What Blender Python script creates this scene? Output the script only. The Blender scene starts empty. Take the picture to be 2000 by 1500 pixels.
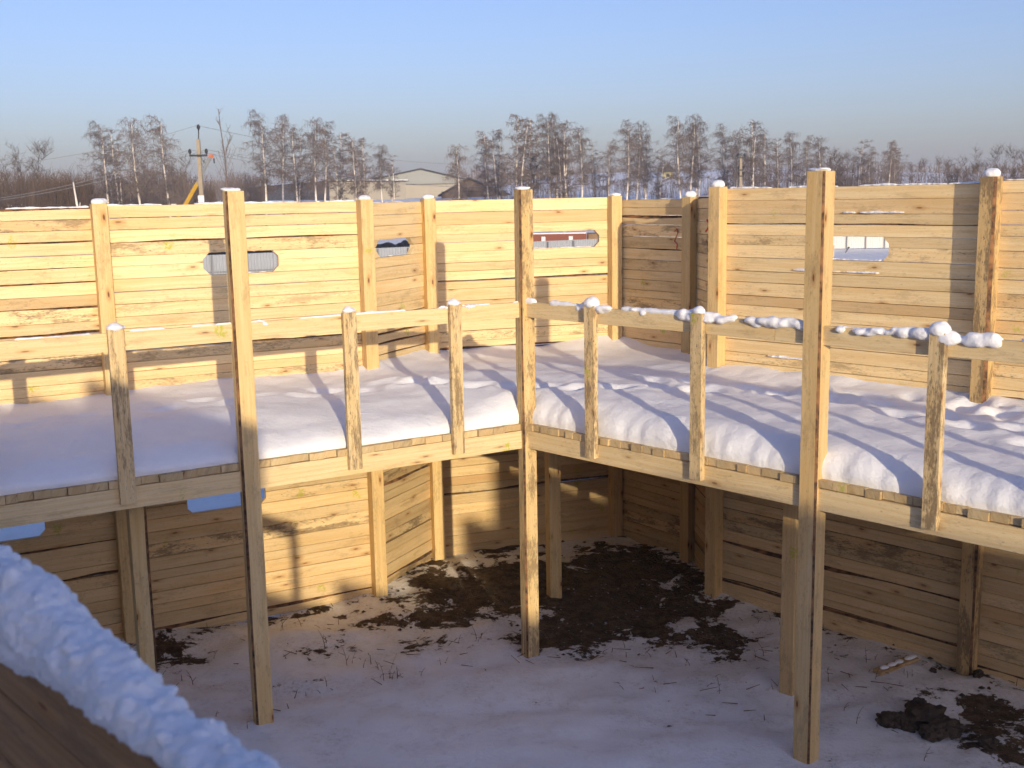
import bpy, bmesh, math, random
import numpy as np
from mathutils import Vector, Matrix, noise, Euler

random.seed(7); rng = np.random.default_rng(7)
scene = bpy.context.scene
COL = scene.collection

# ------------------------------------------------------------------ camera
EYE = 3.9
PITCH = math.atan(367 / 2200.0); ROLL = math.radians(1.06)
cp, sp = math.cos(PITCH), math.sin(PITCH); cr, sr = math.cos(ROLL), math.sin(ROLL)
FW = Vector((0, cp, -sp)); U0 = Vector((0, sp, cp)); R0 = Vector((1, 0, 0))
RT = cr * R0 - sr * U0; UP = sr * R0 + cr * U0
cam = bpy.data.cameras.new('camera'); cam_o = bpy.data.objects.new('camera', cam); COL.objects.link(cam_o)
cam.sensor_width = 36; cam.lens = 39.6; cam.clip_start = 0.05; cam.clip_end = 6000
M = Matrix((RT, UP, -FW)).transposed().to_4x4(); M.translation = Vector((0, 0, EYE)); cam_o.matrix_world = M
cam.dof.use_dof = True; cam.dof.focus_distance = 10.5; cam.dof.aperture_fstop = 4.5
scene.camera = cam_o
scene.cycles.use_adaptive_sampling = True; scene.cycles.adaptive_threshold = .03; scene.cycles.max_bounces = 6; scene.cycles.diffuse_bounces = 4; scene.cycles.glossy_bounces = 2; scene.cycles.caustics_reflective = False; scene.cycles.caustics_refractive = False

# ------------------------------------------------------------------ sky, sun, exposure
SAZ, SEL = math.radians(162.3), math.radians(10.9)          # the sun stands low behind the camera, to the right
w = bpy.data.worlds.new('World'); scene.world = w; w.use_nodes = True
nt = w.node_tree; nt.nodes.clear()
sky = nt.nodes.new('ShaderNodeTexSky'); sky.sky_type = 'NISHITA'; sky.sun_disc = False
sky.sun_elevation = SEL; sky.sun_rotation = SAZ; sky.altitude = 100; sky.air_density = 1.0; sky.dust_density = 1.7; sky.ozone_density = 2.0
bg = nt.nodes.new('ShaderNodeBackground'); bg.inputs[1].default_value = 0.15
wo = nt.nodes.new('ShaderNodeOutputWorld')
tm_ = nt.nodes.new('ShaderNodeMix'); tm_.data_type = 'RGBA'; tm_.blend_type = 'MULTIPLY'; tm_.inputs[0].default_value = 1.0; tm_.inputs[7].default_value = (.62, .625, .88, 1)   # the camera's white balance for the clear blue sky
nt.links.new(sky.outputs[0], tm_.inputs[6]); nt.links.new(tm_.outputs[2], bg.inputs[0]); nt.links.new(bg.outputs[0], wo.inputs[0])
sd = bpy.data.lights.new('sun', 'SUN'); sd.energy = 2.85; sd.angle = math.radians(0.53); sd.color = (1.0, 0.835, 0.575)
so = bpy.data.objects.new('sun', sd); COL.objects.link(so)
SUNV = Vector((math.sin(SAZ) * math.cos(SEL), math.cos(SAZ) * math.cos(SEL), math.sin(SEL)))
so.rotation_euler = (-SUNV).to_track_quat('-Z', 'Y').to_euler(); so.location = SUNV * 60
scene.view_settings.view_transform = 'Standard'; scene.view_settings.look = 'None'
scene.view_settings.exposure = 0.68; scene.view_settings.gamma = 1.0

# ------------------------------------------------------------------ helpers
def pix(px, py, z=None, d=None):
    """world point seen at a photo pixel, at height z or at ground distance d"""
    r = FW + RT * ((px - 1000) / 2200.0) + UP * ((750 - py) / 2200.0)
    t = (z - EYE) / r.z if z is not None else d / math.hypot(r.x, r.y)
    return Vector((0, 0, EYE)) + r * t

def link(o, parent=None):
    COL.objects.link(o)
    if parent is not None: o.parent = parent
    return o
def tag(o, label=None, cat=None, group=None, kind=None):
    if label: o['label'] = label
    if cat: o['category'] = cat
    if group: o['group'] = group
    if kind: o['kind'] = kind
    return o
def empty(name, loc, rz=0, label=None, cat=None, group=None):
    o = bpy.data.objects.new(name, None); o.empty_display_size = 0.2
    o.location = loc; o.rotation_euler = (0, 0, rz); COL.objects.link(o)
    return tag(o, label, cat, group)
def mesh(name, verts, faces, mats, uvs=None, fm=None, smooth=False):
    me = bpy.data.meshes.new(name); me.from_pydata([tuple(v) for v in verts], [], faces)
    for m in (mats if isinstance(mats, (list, tuple)) else [mats]): me.materials.append(m)
    if uvs is not None:
        l = me.uv_layers.new(name='UVMap')
        vi = np.empty(len(me.loops), dtype=np.int32); me.loops.foreach_get('vertex_index', vi)
        l.data.foreach_set('uv', np.asarray(uvs, dtype=np.float32)[vi].ravel())
    if fm is not None: me.polygons.foreach_set('material_index', np.asarray(fm, dtype=np.int32))
    if smooth: me.polygons.foreach_set('use_smooth', np.ones(len(me.polygons), dtype=bool))
    me.update(); return me
def obj(name, me, parent=None, loc=(0, 0, 0), rz=0):
    o = bpy.data.objects.new(name, me); o.location = loc; o.rotation_euler = (0, 0, rz)
    return link(o, parent)
def nz(x, y, z=0.0, s=1.0): return noise.noise(Vector((x * s, y * s, z * s)))
def fbm(x, y, z=0.0, s=1.0, o=4): return noise.fractal(Vector((x * s, y * s, z * s)), 1.0, 2.0, o)
def sstep(a, b, x):
    t = min(1, max(0, (x - a) / (b - a))); return t * t * (3 - 2 * t)
def boxv(x0, x1, y0, y1, z0, z1):
    v = [(x0, y0, z0), (x1, y0, z0), (x1, y1, z0), (x0, y1, z0), (x0, y0, z1), (x1, y0, z1), (x1, y1, z1), (x0, y1, z1)]
    f = [(0, 3, 2, 1), (4, 5, 6, 7), (0, 1, 5, 4), (1, 2, 6, 5), (2, 3, 7, 6), (3, 0, 4, 7)]
    return v, f
class MB:
    def __init__(s): s.v = []; s.f = []
    def add(s, v, f):
        n = len(s.v); s.v += [tuple(p) for p in v]; s.f += [tuple(i + n for i in q) for q in f]; return s
    def box(s, *a): return s.add(*boxv(*a))
    def tube(s, pts, rad, k=6, cap=True):
        pts = [Vector(p) for p in pts]; n = len(pts); v = []; f = []
        for i, p in enumerate(pts):
            t = (pts[min(i + 1, n - 1)] - pts[max(i - 1, 0)]).normalized()
            a = t.cross(Vector((0, 0, 1)) if abs(t.z) < .95 else Vector((1, 0, 0))).normalized(); b = t.cross(a)
            r = rad[i] if isinstance(rad, (list, tuple)) else rad
            for j in range(k):
                c = 2 * math.pi * j / k; v.append(p + a * (r * math.cos(c)) + b * (r * math.sin(c)))
        for i in range(n - 1):
            for j in range(k):
                j2 = (j + 1) % k; f.append((i * k + j, i * k + j2, (i + 1) * k + j2, (i + 1) * k + j))
        if cap: f.append(tuple(range(k))[::-1]); f.append(tuple((n - 1) * k + j for j in range(k)))
        return s.add(v, f)
    def mesh(s, name, mat, smooth=False): return mesh(name, s.v, s.f, mat, smooth=smooth)

# ------------------------------------------------------------------ materials
class NT:
    def __init__(s, name):
        s.m = bpy.data.materials.new(name); s.m.use_nodes = True; s.t = s.m.node_tree
        s.b = s.t.nodes['Principled BSDF']; s.b.inputs['Specular IOR Level'].default_value = 0.25
    def n(s, typ, **k):
        x = s.t.nodes.new('ShaderNode' + typ)
        for a, b in k.items(): setattr(x, a, b)
        return x
    def l(s, a, b): s.t.links.new(a, b)
    def set(s, inp, v):
        if hasattr(v, 'is_linked') or isinstance(v, bpy.types.NodeSocket): s.l(v, inp)
        else: inp.default_value = v
    def math(s, op, a, b=None, c=None, clamp=False):
        x = s.n('Math', operation=op, use_clamp=clamp); s.set(x.inputs[0], a)
        if b is not None: s.set(x.inputs[1], b)
        if c is not None: s.set(x.inputs[2], c)
        return x.outputs[0]
    def mix(s, f, a, b, blend='MIX'):
        x = s.n('Mix', data_type='RGBA', blend_type=blend); s.set(x.inputs[0], f); s.set(x.inputs[6], a); s.set(x.inputs[7], b)
        return x.outputs[2]
    def vmul(s, v, k):
        x = s.n('VectorMath', operation='MULTIPLY'); s.l(v, x.inputs[0]); x.inputs[1].default_value = k; return x.outputs[0]
    def vadd(s, v, k):
        x = s.n('VectorMath', operation='ADD'); s.l(v, x.inputs[0]); s.set(x.inputs[1], k); return x.outputs[0]
    def noise(s, v, scale, detail=4, rough=.55, dist=0, dim='3D'):
        x = s.n('TexNoise', noise_dimensions=dim); s.l(v, x.inputs['Vector']); x.inputs['Scale'].default_value = scale
        x.inputs['Detail'].default_value = detail; x.inputs['Roughness'].default_value = rough; x.inputs['Distortion'].default_value = dist
        return x.outputs['Fac']
    def ramp(s, f, a, b, va=0.0, vb=1.0):
        x = s.n('MapRange', interpolation_type='SMOOTHSTEP'); s.l(f, x.inputs[0])
        for i, q in enumerate((a, b, va, vb)): x.inputs[i + 1].default_value = q
        return x.outputs[0]
    def bump(s, h, strength, dist=.01):
        x = s.n('Bump'); s.l(h, x.inputs['Height']); x.inputs['Strength'].default_value = strength; x.inputs['Distance'].default_value = dist
        s.l(x.outputs[0], s.b.inputs['Normal']); return x
    def col(s, c): s.set(s.b.inputs['Base Color'], c)
    def rough(s, r): s.set(s.b.inputs['Roughness'], r)
def rgb(r, g, b): return (r, g, b, 1)

def make_wood(name, pale, tan, marks=True, knot=1.0):
    """sawn softwood; the object's colour carries tone (r), orange cast (g), grey dirt (b)"""
    k = NT(name)
    uv = k.n('UVMap').outputs[0]; oi = k.n('ObjectInfo')
    comb = k.n('CombineXYZ'); k.l(k.math('MULTIPLY', oi.outputs['Random'], 61.0), comb.inputs[0]); k.l(k.math('MULTIPLY', oi.outputs['Random'], 173.0), comb.inputs[1])
    c = k.vadd(uv, comb.outputs[0])
    sep = k.n('SeparateColor'); k.l(oi.outputs['Color'], sep.inputs[0])
    warp = k.noise(k.vmul(c, (1.3, 5, 1)), 1.0, 2, dim='2D')
    wv = k.n('CombineXYZ'); k.l(k.math('MULTIPLY', k.math('SUBTRACT', warp, .5), .05), wv.inputs[1])
    cw = k.vadd(c, wv.outputs[0])
    fine = k.noise(k.vmul(cw, (2.5, 120, 1)), 1.0, 3, dim='2D')
    grain = k.noise(k.vmul(cw, (.8, 34, 1)), 1.0, 4, .6, dim='2D')
    wide = k.noise(k.vmul(c, (.7, 7, 1)), 1.0, 3, dim='2D')
    base = k.mix(k.ramp(grain, .35, .72), rgb(*pale), rgb(*tan))
    base = k.mix(k.ramp(fine, .45, .75, 0, .35), base, rgb(tan[0] * .86, tan[1] * .78, tan[2] * .68))
    base = k.mix(k.ramp(wide, .5, .75, 0, .45), base, rgb(tan[0] * .97, tan[1] * .87, tan[2] * .72))
    base = k.mix(k.math('MULTIPLY', sep.outputs[1], .8), base, rgb(.52, .27, .10))
    # knots
    v = k.n('TexVoronoi', voronoi_dimensions='2D'); k.l(k.vmul(cw, (1.7, 5.2, 1)), v.inputs['Vector']); v.inputs['Scale'].default_value = 1.0
    dk = v.outputs['Distance']
    sc = k.n('SeparateColor'); k.l(v.outputs['Color'], sc.inputs[0]); on = k.ramp(sc.outputs[0], .45, .5)
    ring = k.math('MULTIPLY', k.ramp(dk, .05, .16, 1, 0), k.math('MULTIPLY', on, .55 * knot))
    core = k.math('MULTIPLY', k.ramp(dk, .025, .055, 1, 0), k.math('MULTIPLY', on, .85 * knot))
    base = k.mix(ring, base, rgb(.46, .22, .07)); base = k.mix(core, base, rgb(.16, .065, .025))
    # grey and brown dirt
    sp = k.noise(k.vmul(c, (26, 90, 1)), 1.0, 3, .7, dim='2D')
    d1 = k.noise(k.vmul(c, (1.6, 6, 1)), 1.6, 5, .68, dim='2D')
    dirt = k.math('MULTIPLY', k.ramp(k.math('ADD', k.math('ADD', d1, k.math('MULTIPLY', k.math('SUBTRACT', sp, .5), .42)), k.math('MULTIPLY', sep.outputs[2], .10)), .52, .74), k.math('ADD', .18, k.math('MULTIPLY', sep.outputs[2], .95)), clamp=True)
    base = k.mix(k.math('MULTIPLY', dirt, .8), base, rgb(.21, .145, .08))
    base = k.mix(k.math('MULTIPLY', k.ramp(sp, .66, .74), k.math('ADD', .25, sep.outputs[2]), clamp=True), base, rgb(.09, .065, .045))
    if marks:   # sparse yellow-green spray marks
        gp = k.n('NewGeometry').outputs['Position']
        gw = k.n('VectorMath', operation='ADD'); k.l(gp, gw.inputs[0])
        n2 = k.n('TexNoise'); k.l(gp, n2.inputs['Vector']); n2.inputs['Scale'].default_value = 14; n2.inputs['Detail'].default_value = 2
        off = k.n('VectorMath', operation='MULTIPLY_ADD'); k.l(n2.outputs['Color'], off.inputs[0]); off.inputs[1].default_value = (.09, .09, .14); k.l(gp, off.inputs[2])
        v2 = k.n('TexVoronoi'); k.l(off.outputs[0], v2.inputs['Vector']); v2.inputs['Scale'].default_value = 2.5
        c2 = k.n('SeparateColor'); k.l(v2.outputs['Color'], c2.inputs[0])
        spot = k.math('MULTIPLY', k.ramp(v2.outputs['Distance'], .07, .15, 1, 0), k.math('MULTIPLY', k.ramp(c2.outputs[1], .3, .35), .8))
        brk = k.ramp(k.noise(gp, 60, 2), .38, .6)
        base = k.mix(k.math('MULTIPLY', spot, brk), base, rgb(.42, .44, .02))
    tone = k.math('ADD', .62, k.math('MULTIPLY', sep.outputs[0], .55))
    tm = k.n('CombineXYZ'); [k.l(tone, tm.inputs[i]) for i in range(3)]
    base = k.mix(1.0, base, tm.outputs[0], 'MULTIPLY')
    k.col(base); k.rough(.78)
    k.bump(fine, .3, .004)
    return k.m
WOOD = make_wood('sawn_pine', (.82, .65, .37), (.745, .55, .275), knot=.8)
POST = make_wood('sawn_pine_post', (.78, .59, .295), (.69, .49, .215), knot=1.1)
BROWNB = make_wood('rough_brown_pine', (.46, .27, .125), (.33, .18, .075), marks=False)

def make_bark():
    k = NT('bark'); tc = k.n('TexCoord').outputs['Object']
    a = k.noise(tc, 24, 4, .65); b = k.noise(tc, 7, 3)
    c = k.mix(k.ramp(a, .35, .7), rgb(.06, .038, .025), rgb(.24, .12, .055)); c = k.mix(k.ramp(b, .45, .7), c, rgb(.34, .17, .075))
    k.col(c); k.rough(.9); k.bump(a, .8, .01); return k.m
BARK = make_bark()
def make_snow(name, tint=(.92, .925, .94)):
    k = NT(name); gp = k.n('NewGeometry').outputs['Position']
    a = k.noise(gp, 140, 3, .7); b = k.noise(gp, 26, 3); c = k.noise(gp, 3, 4)
    k.col(k.mix(k.ramp(c, .35, .7), rgb(*tint), rgb(tint[0] * .95, tint[1] * .95, tint[2] * .96))); k.rough(.62)
    k.b.inputs['Specular IOR Level'].default_value = .2
    k.bump(k.math('ADD', k.math('MULTIPLY', a, .5), b), .5, .014); return k.m
SNOW = make_snow('snow')
def make_ground():
    k = NT('snowy_soil'); gp = k.n('NewGeometry').outputs['Position']
    at = k.n('Attribute', attribute_name='soil').outputs['Fac']
    e = k.noise(gp, 2.6, 6, .66, .4); e2 = k.noise(gp, 11, 5, .7)
    m = k.math('ADD', at, k.math('ADD', k.math('MULTIPLY', k.math('SUBTRACT', e, .5), 1.9), k.math('MULTIPLY', k.math('SUBTRACT', e2, .5), .9)))
    f = k.ramp(m, .47, .56)
    s1 = k.noise(gp, 9, 6, .7); s2 = k.noise(gp, 60, 4, .7)
    soil = k.mix(k.ramp(s1, .35, .65), rgb(.055, .036, .02), rgb(.165, .112, .064)); soil = k.mix(k.ramp(s2, .55, .75, 0, .6), soil, rgb(.23, .17, .10))
    soil = k.mix(k.ramp(k.noise(gp, 22, 3), .66, .72, 0, .7), soil, rgb(.7, .71, .73))
    c = k.noise(gp, 1.4, 5)
    sn = k.mix(k.ramp(c, .4, .68), rgb(.93, .93, .935), rgb(.88, .875, .87))
    sn = k.mix(k.math('MULTIPLY', k.ramp(m, -.05, .5), k.ramp(k.noise(gp, 34, 5, .75), .42, .75, .12, .62)), sn, rgb(.36, .27, .18))
    k.col(k.mix(f, sn, soil)); k.rough(k.math('ADD', .6, k.math('MULTIPLY', f, .3)))
    h = k.math('ADD', k.math('MULTIPLY', k.noise(gp, 30, 4, .65), k.math('ADD', .35, k.math('MULTIPLY', f, 1.6))), k.math('MULTIPLY', f, -1.1))
    k.bump(h, .8, .035); return k.m
GROUND = make_ground()
def simple(name, c, rough=.8, var=.25, scale=6, metal=0, bumpy=0):
    k = NT(name); tc = k.n('TexCoord').outputs['Object']; a = k.noise(tc, scale, 4, .6)
    k.col(k.mix(a, rgb(*[x * (1 - var) for x in c]), rgb(*[min(1, x * (1 + var)) for x in c]))); k.rough(rough); k.b.inputs['Metallic'].default_value = metal
    if bumpy: k.bump(a, bumpy, .02)
    return k.m
TWIG = simple('twigs', (.165, .13, .115), .9, .3, .4)
TWIGB = simple('shrub_twigs', (.105, .072, .052), .9, .35, .5)
CONC = simple('concrete', (.34, .28, .20), .9, .15, 8)
DARKM = simple('dark_metal', (.035, .035, .04), .5, .2, 4)
YEL = simple('yellow_paint', (.62, .36, .03), .5, .2, 3)
ORNG = simple('orange_paint', (.68, .20, .07), .5, .15, 3)
GREYM = simple('grey_paint', (.26, .27, .27), .5, .15, 3)
CLOD = simple('frozen_clod', (.075, .055, .038), .95, .5, 9, bumpy=1)
STALK = simple('dry_stalk', (.16, .09, .05), .9, .4, 3)

def make_birch_bark():
    k = NT('birch_bark'); tc = k.n('TexCoord').outputs['Object']
    sx = k.n('SeparateXYZ'); k.l(tc, sx.inputs[0])
    n = k.noise(k.vmul(tc, (1, 1, 2.6)), 2.2, 4, .7)
    low = k.ramp(sx.outputs[2], .2, 2.6, .22, 0)
    f = k.ramp(k.math('ADD', n, low), .60, .67)
    k.col(k.mix(f, rgb(.82, .74, .66), rgb(.09, .07, .06))); k.rough(.85); return k.m
BIRCH = make_birch_bark()

# ------------------------------------------------------------------ terrain and ground
W = [Vector(p) for p in [(-7.66, 7.35), (-5.56, 8.49), (-3.46, 9.63), (-1.36, 10.77), (-.84, 11.87), (1.17, 12.6), (1.86, 11.68), (1.93, 10.52), (3.67, 8.68), (5.41, 6.84), (7.15, 5.0)]]
# W[1]..W[9] : wall corner / post positions in plan, from left to right (W[2] first post in view)
FC = Vector((.11, 9.27)); LD = Vector((-2.04, -1.24)).normalized(); RD = Vector((1.88, -2.02)).normalized()
FL = FC + LD * 2.40; FR = FC + RD * 2.75
NV = Vector((.738, .675)); AL = Vector((.675, -.738))          # normal and run of the right wall and the opposite (near) wall
def seg_d(p, a, b):
    t = max(0, min(1, (p - a).dot(b - a) / (b - a).length_squared)); return (a + (b - a) * t - p).length
SOILB = [(-3.0, 9.4, .42, .75), (-2.15, 10.0, .40, .35), (-1.6, 9.65, .55, .42), (-1.25, 10.2, .6, .55), (-.7, 10.2, .7, .62), (-.8, 9.7, .5, .45), (-1.3, 9.3, .35, .3), (2.2, 8.9, .4, .35), (2.6, 8.4, .35, .3), (-.5, 10.9, .8, .9), (.2, 11.0, 1.0, 1.0), (.5, 9.75, .55, .95), (1.0, 10.3, .9, 1.0), (1.2, 11.4, .9, .95), (1.75, 9.5, .5, .75), (1.75, 10.3, .6, .7), (2.75, 9.3, .3, .5), (3.5, 8.0, .4, .75), (3.45, 7.5, .5, .7), (2.97, 7.85, .22, .5), (4.2, 7.0, .7, .6)]
def soil_at(x, y):
    if not (-8 < x < 8 and 2 < y < 14): return 0.0
    s = 0.0
    for bx, by, r, a in SOILB:
        d2 = ((x - bx) ** 2 + (y - by) ** 2) / (r * r)
        if d2 < 6: s = max(s, a * math.exp(-d2 * .9))
    p = Vector((x, y)); dw = min(seg_d(p, W[i], W[i + 1]) for i in range(0, 9))
    s = max(s, .46 * math.exp(-(dw / .22) ** 2), .16 * (1 - sstep(1.8, 3.2, dw)))
    return s
def terrain(x, y):
    d = math.hypot(x, y)
    if y < -30 or d < 30: far = 0.0
    else:
        a = math.degrees(math.atan2(x, y))
        right = sstep(-6, 4, a) * (1 - .35 * sstep(12, 24, a))
        far = 3.75 * sstep(86, 134, d) + right * 4.2 * sstep(140, 215, d) + 2.0 * sstep(230, 600, d)
        far += fbm(x, y, 3, .02, 3) * .5 * sstep(90, 120, d)
    if 5 < y < 10 and abs(x) < 4:
        for a_, b_, c_ in ((.35, 7.4, .16), (-.2, 8.2, .12), (.12, 6.6, .2)):
            far -= .03 * math.exp(-((y - b_ - a_ * x - .15 * math.sin(x * 2)) / c_) ** 2) * (.45 + .55 * max(0, nz(x * 3.3, b_ * 7)))
    if d < 30: far += (fbm(x, y, 1, .45, 4) * .06 + fbm(x, y, 7, 1.7, 3) * .028 + abs(nz(x * .8, y * 2.2, 13)) * .035 + fbm(x, y, 17, 7, 3) * .006) * (1 - sstep(22, 30, d))
    return far
def axis(lo, hi, step, far, grow=1.16):
    a = list(np.arange(lo, hi + 1e-6, step)); s = step; p = a[-1]; up = []
    while p < far: s = min(s * grow, 60); p += s; up.append(p)
    s = step; p = a[0]; dn = []
    while p > -far: s = min(s * grow, 60); p -= s; dn.append(p)
    return np.array(dn[::-1] + a + up)
gx = axis(-5.2, 5.2, .06, 1600); gy = axis(4.2, 13.4, .06, 1600)
gv = []; sv = []
for yy in gy:
    for xx in gx:
        s = soil_at(xx, yy); z = terrain(xx, yy)
        if s > 0.02: z += -.02 * s + fbm(xx, yy, 5, 3.5, 4) * .05 * s
        gv.append((xx, yy, z)); sv.append(s)
nx, ny = len(gx), len(gy)
idx = np.arange(nx * ny).reshape(ny, nx)
gf = np.stack([idx[:-1, :-1], idx[:-1, 1:], idx[1:, 1:], idx[1:, :-1]], -1).reshape(-1, 4).tolist()
gm = mesh('ground', gv, gf, GROUND, smooth=True)
ga = gm.attributes.new('soil', 'FLOAT', 'POINT'); ga.data.foreach_set('value', np.array(sv, dtype=np.float32))
tag(obj('ground', gm), 'snow covered ground with bare brown soil patches', kind='structure')

# ------------------------------------------------------------------ boards
def board_mesh(L, h, T=.05, wt=0, wb=0, xs=None, xe=None, wob=.002, mats=(None, None), n=9):
    """a sawn board: length x, height z, thickness y (front at y=0); wt/wb = width of bark wane on the top/bottom front edge"""
    if xs is None: xs = lambda z: 0.0
    if xe is None: xe = lambda z: L
    sd_ = random.uniform(0, 900); V = []; U = []; F = []; fm = []
    for i in range(n):
        t = i / (n - 1); u = t * L
        et = wob * nz(u * 2.3, sd_); eb = wob * nz(u * 2.3, sd_ + 40)
        ct = .0025 + max(0, wt * (.55 + 1.1 * nz(u * 1.6, sd_ + 80)))
        cb = .0025 + max(0, wb * (.55 + 1.1 * nz(u * 1.6, sd_ + 120)))
        ct = min(ct, h * .42); cb = min(cb, h * .42)
        dt = min(T * .9, .003 + ct * 1.1); db = min(T * .9, .003 + cb * 1.1)
        yy = .0012 * nz(u * 3, sd_ + 200)
        ring = [(yy, cb + eb), (yy, h - ct + et), (dt, h + et), (T, h + et), (T, eb), (db, eb)]
        vv = [cb, h - ct, h, h + T, -T - .01, 0]
        for (y, z), v in zip(ring, vv):
            a, b = xs(z), xe(z); V.append((a + (b - a) * t, y, z)); U.append((a + (b - a) * t, v))
    for i in range(n - 1):
        for j in range(6):
            k = (j + 1) % 6; F.append((i * 6 + j, (i + 1) * 6 + j, (i + 1) * 6 + k, i * 6 + k))
            fm.append(1 if (j == 1 and wt > .004) or (j == 5 and wb > .004) else 0)
    F.append(tuple(range(6))); fm.append(0); F.append(tuple((n - 1) * 6 + j for j in range(6))[::-1]); fm.append(0)
    return mesh('board', V, F, mats, uvs=U, fm=fm)

def tint(o, tone=None, orange=None, dirt=None):
    r = random.random()
    o.color = (tone if tone is not None else min(1, max(0, random.gauss(.62, .2))),
               orange if orange is not None else (random.uniform(.15, .5) if r < .16 else random.uniform(0, .1)),
               dirt if dirt is not None else (random.uniform(.35, .9) if random.random() < .2 else random.uniform(0, .22)), 1)

def miter(a, b, c, off):
    """point where the outward offsets of a-b and b-c meet"""
    d1 = (b - a).normalized(); d2 = (c - b).normalized(); n1 = Vector((-d1.y, d1.x)); n2 = Vector((-d2.y, d2.x))
    if abs(d1.cross(d2)) < .05: return b + n1 * off
    p, q = b + n1 * off, b + n2 * off
    t = (q - p).cross(d2) / d1.cross(d2); return p + d1 * t

def octagon(u0, u1, z0, z1, c):
    def xl(z):
        e = min(z - z0, z1 - z); return u0 + max(0, c - max(0, e))
    def xr(z):
        e = min(z - z0, z1 - z); return u1 - max(0, c - max(0, e))
    return xl, xr

def cut_board(L, h, T, xs, xe, s0, s1, c):
    zz = sorted({0.0, h} | {z for z in (s0 + c, s1 - c) if .004 < z < h - .004})
    if xs is None: out = [(0, 0)] + [(xe(z), z) for z in zz] + [(0, h)]
    else: out = [(L, h)] + [(xs(z), z) for z in zz[::-1]] + [(L, 0)]
    n = len(out); V = [(x, 0, z) for x, z in out] + [(x, T, z) for x, z in out]
    F = [tuple(range(n)), tuple(range(2 * n - 1, n - 1, -1))] + [(i, i + n, (i + 1) % n + n, (i + 1) % n) for i in range(n)]
    return mesh('board', V, F, (WOOD, BARK), uvs=[(x, z + y) for x, y, z in V])
FRONT = .062     # planks are nailed on the outside of the posts
def plank_wall(i, j, top, slits, label, name='plank_stockade', cat='wall', group=None, P=W, bottom=-.03, bh=.107, tones=None, waney=.11, ends=None):
    A, B = P[i], P[j]; d = (B - A).normalized(); rz = math.atan2(d.y, d.x); L0 = (B - A).length
    nrm = Vector((-d.y, d.x)); off = FRONT + .025
    if i > 0: a0 = (miter(P[i - 1], A, B, off) - A).dot(d)
    else: a0 = 0
    if j < len(P) - 1: b0 = (miter(A, B, P[j + 1], off) - A).dot(d)
    else: b0 = L0
    a0 += .004; b0 -= .004
    root = empty(name, (A.x, A.y, 0), rz, label, cat, group)
    # joints: snapped to slit edges
    marks = sorted({bottom, top} | {s[2] for s in slits} | {s[3] for s in slits}); zs = []
    for lo, hi in zip(marks[:-1], marks[1:]):
        n = max(1, round((hi - lo) / bh)); w_ = np.array([random.uniform(.78, 1.25) for _ in range(n)]); w_ = w_ / w_.sum() * (hi - lo)
        z = lo
        for q in w_: zs.append((z, z + q)); z += q
    last = len(zs) - 1
    for k, (z0, z1) in enumerate(zs):
        gap = random.choice([.001, .002, .002, .003, .005])
        h = z1 - z0 - gap; L = b0 - a0
        wt = random.uniform(.012, .035) if random.random() < waney else 0
        wb = random.uniform(.012, .032) if random.random() < waney * .8 else 0
        cut = None
        for s in slits:
            if z0 >= s[2] - 1e-4 and z1 <= s[3] + 1e-4: cut = s
        pieces = []
        if cut is None: pieces.append((None, None))
        else:
            xl, xr = octagon(*cut); wt = wb = 0
            pieces.append((None, lambda z, z0=z0, xl=xl: xl(z + z0) - a0)); pieces.append((lambda z, z0=z0, xr=xr: xr(z + z0) - a0, None))
        T = .048 + random.uniform(-.003, .003); y = FRONT + random.uniform(-.002, .005)
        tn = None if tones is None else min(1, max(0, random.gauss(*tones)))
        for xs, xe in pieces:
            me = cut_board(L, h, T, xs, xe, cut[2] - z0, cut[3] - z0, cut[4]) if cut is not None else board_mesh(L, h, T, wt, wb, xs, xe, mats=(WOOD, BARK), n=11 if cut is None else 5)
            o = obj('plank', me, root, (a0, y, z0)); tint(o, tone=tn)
            if z1 < 1.95: c_ = o.color; o.color = (max(0, c_[0] - .14), min(.8, c_[1] + .20), min(1, c_[2] + .08), 1)   # boards below deck height are darker and more orange
    return root, a0, b0

def snow_lump(name, parts, parent, loc=(0, 0, 0), rz=0, vox=.009, rough=.004, soft=7):
    """snow built from squashed balls (x,y,z,rx,ry,rz), fused and softened"""
    bm = bmesh.new()
    for (x, y, z, a, b, c) in parts:
        bmesh.ops.create_icosphere(bm, subdivisions=2, radius=1, matrix=Matrix.Translation((x, y, z)) @ Matrix.Diagonal((a, b, c, 1)))
    me = bpy.data.meshes.new(name); bm.to_mesh(me); bm.free(); me.materials.append(SNOW)
    o = obj(name, me, parent, loc, rz)
    m = o.modifiers.new('fuse', 'REMESH'); m.mode = 'VOXEL'; m.voxel_size = vox; m.use_smooth_shade = True
    m = o.modifiers.new('soft', 'SMOOTH'); m.factor = .6; m.iterations = soft
    m = o.modifiers.new('lumps', 'DISPLACE'); m.texture = LUMPTEX; m.strength = rough * 2; m.mid_level = .5; m.texture_coords = 'GLOBAL'
    return o
LUMPTEX = bpy.data.textures.new('snow_lumps', 'CLOUDS'); LUMPTEX.noise_scale = .035; LUMPTEX.noise_depth = 2

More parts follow.
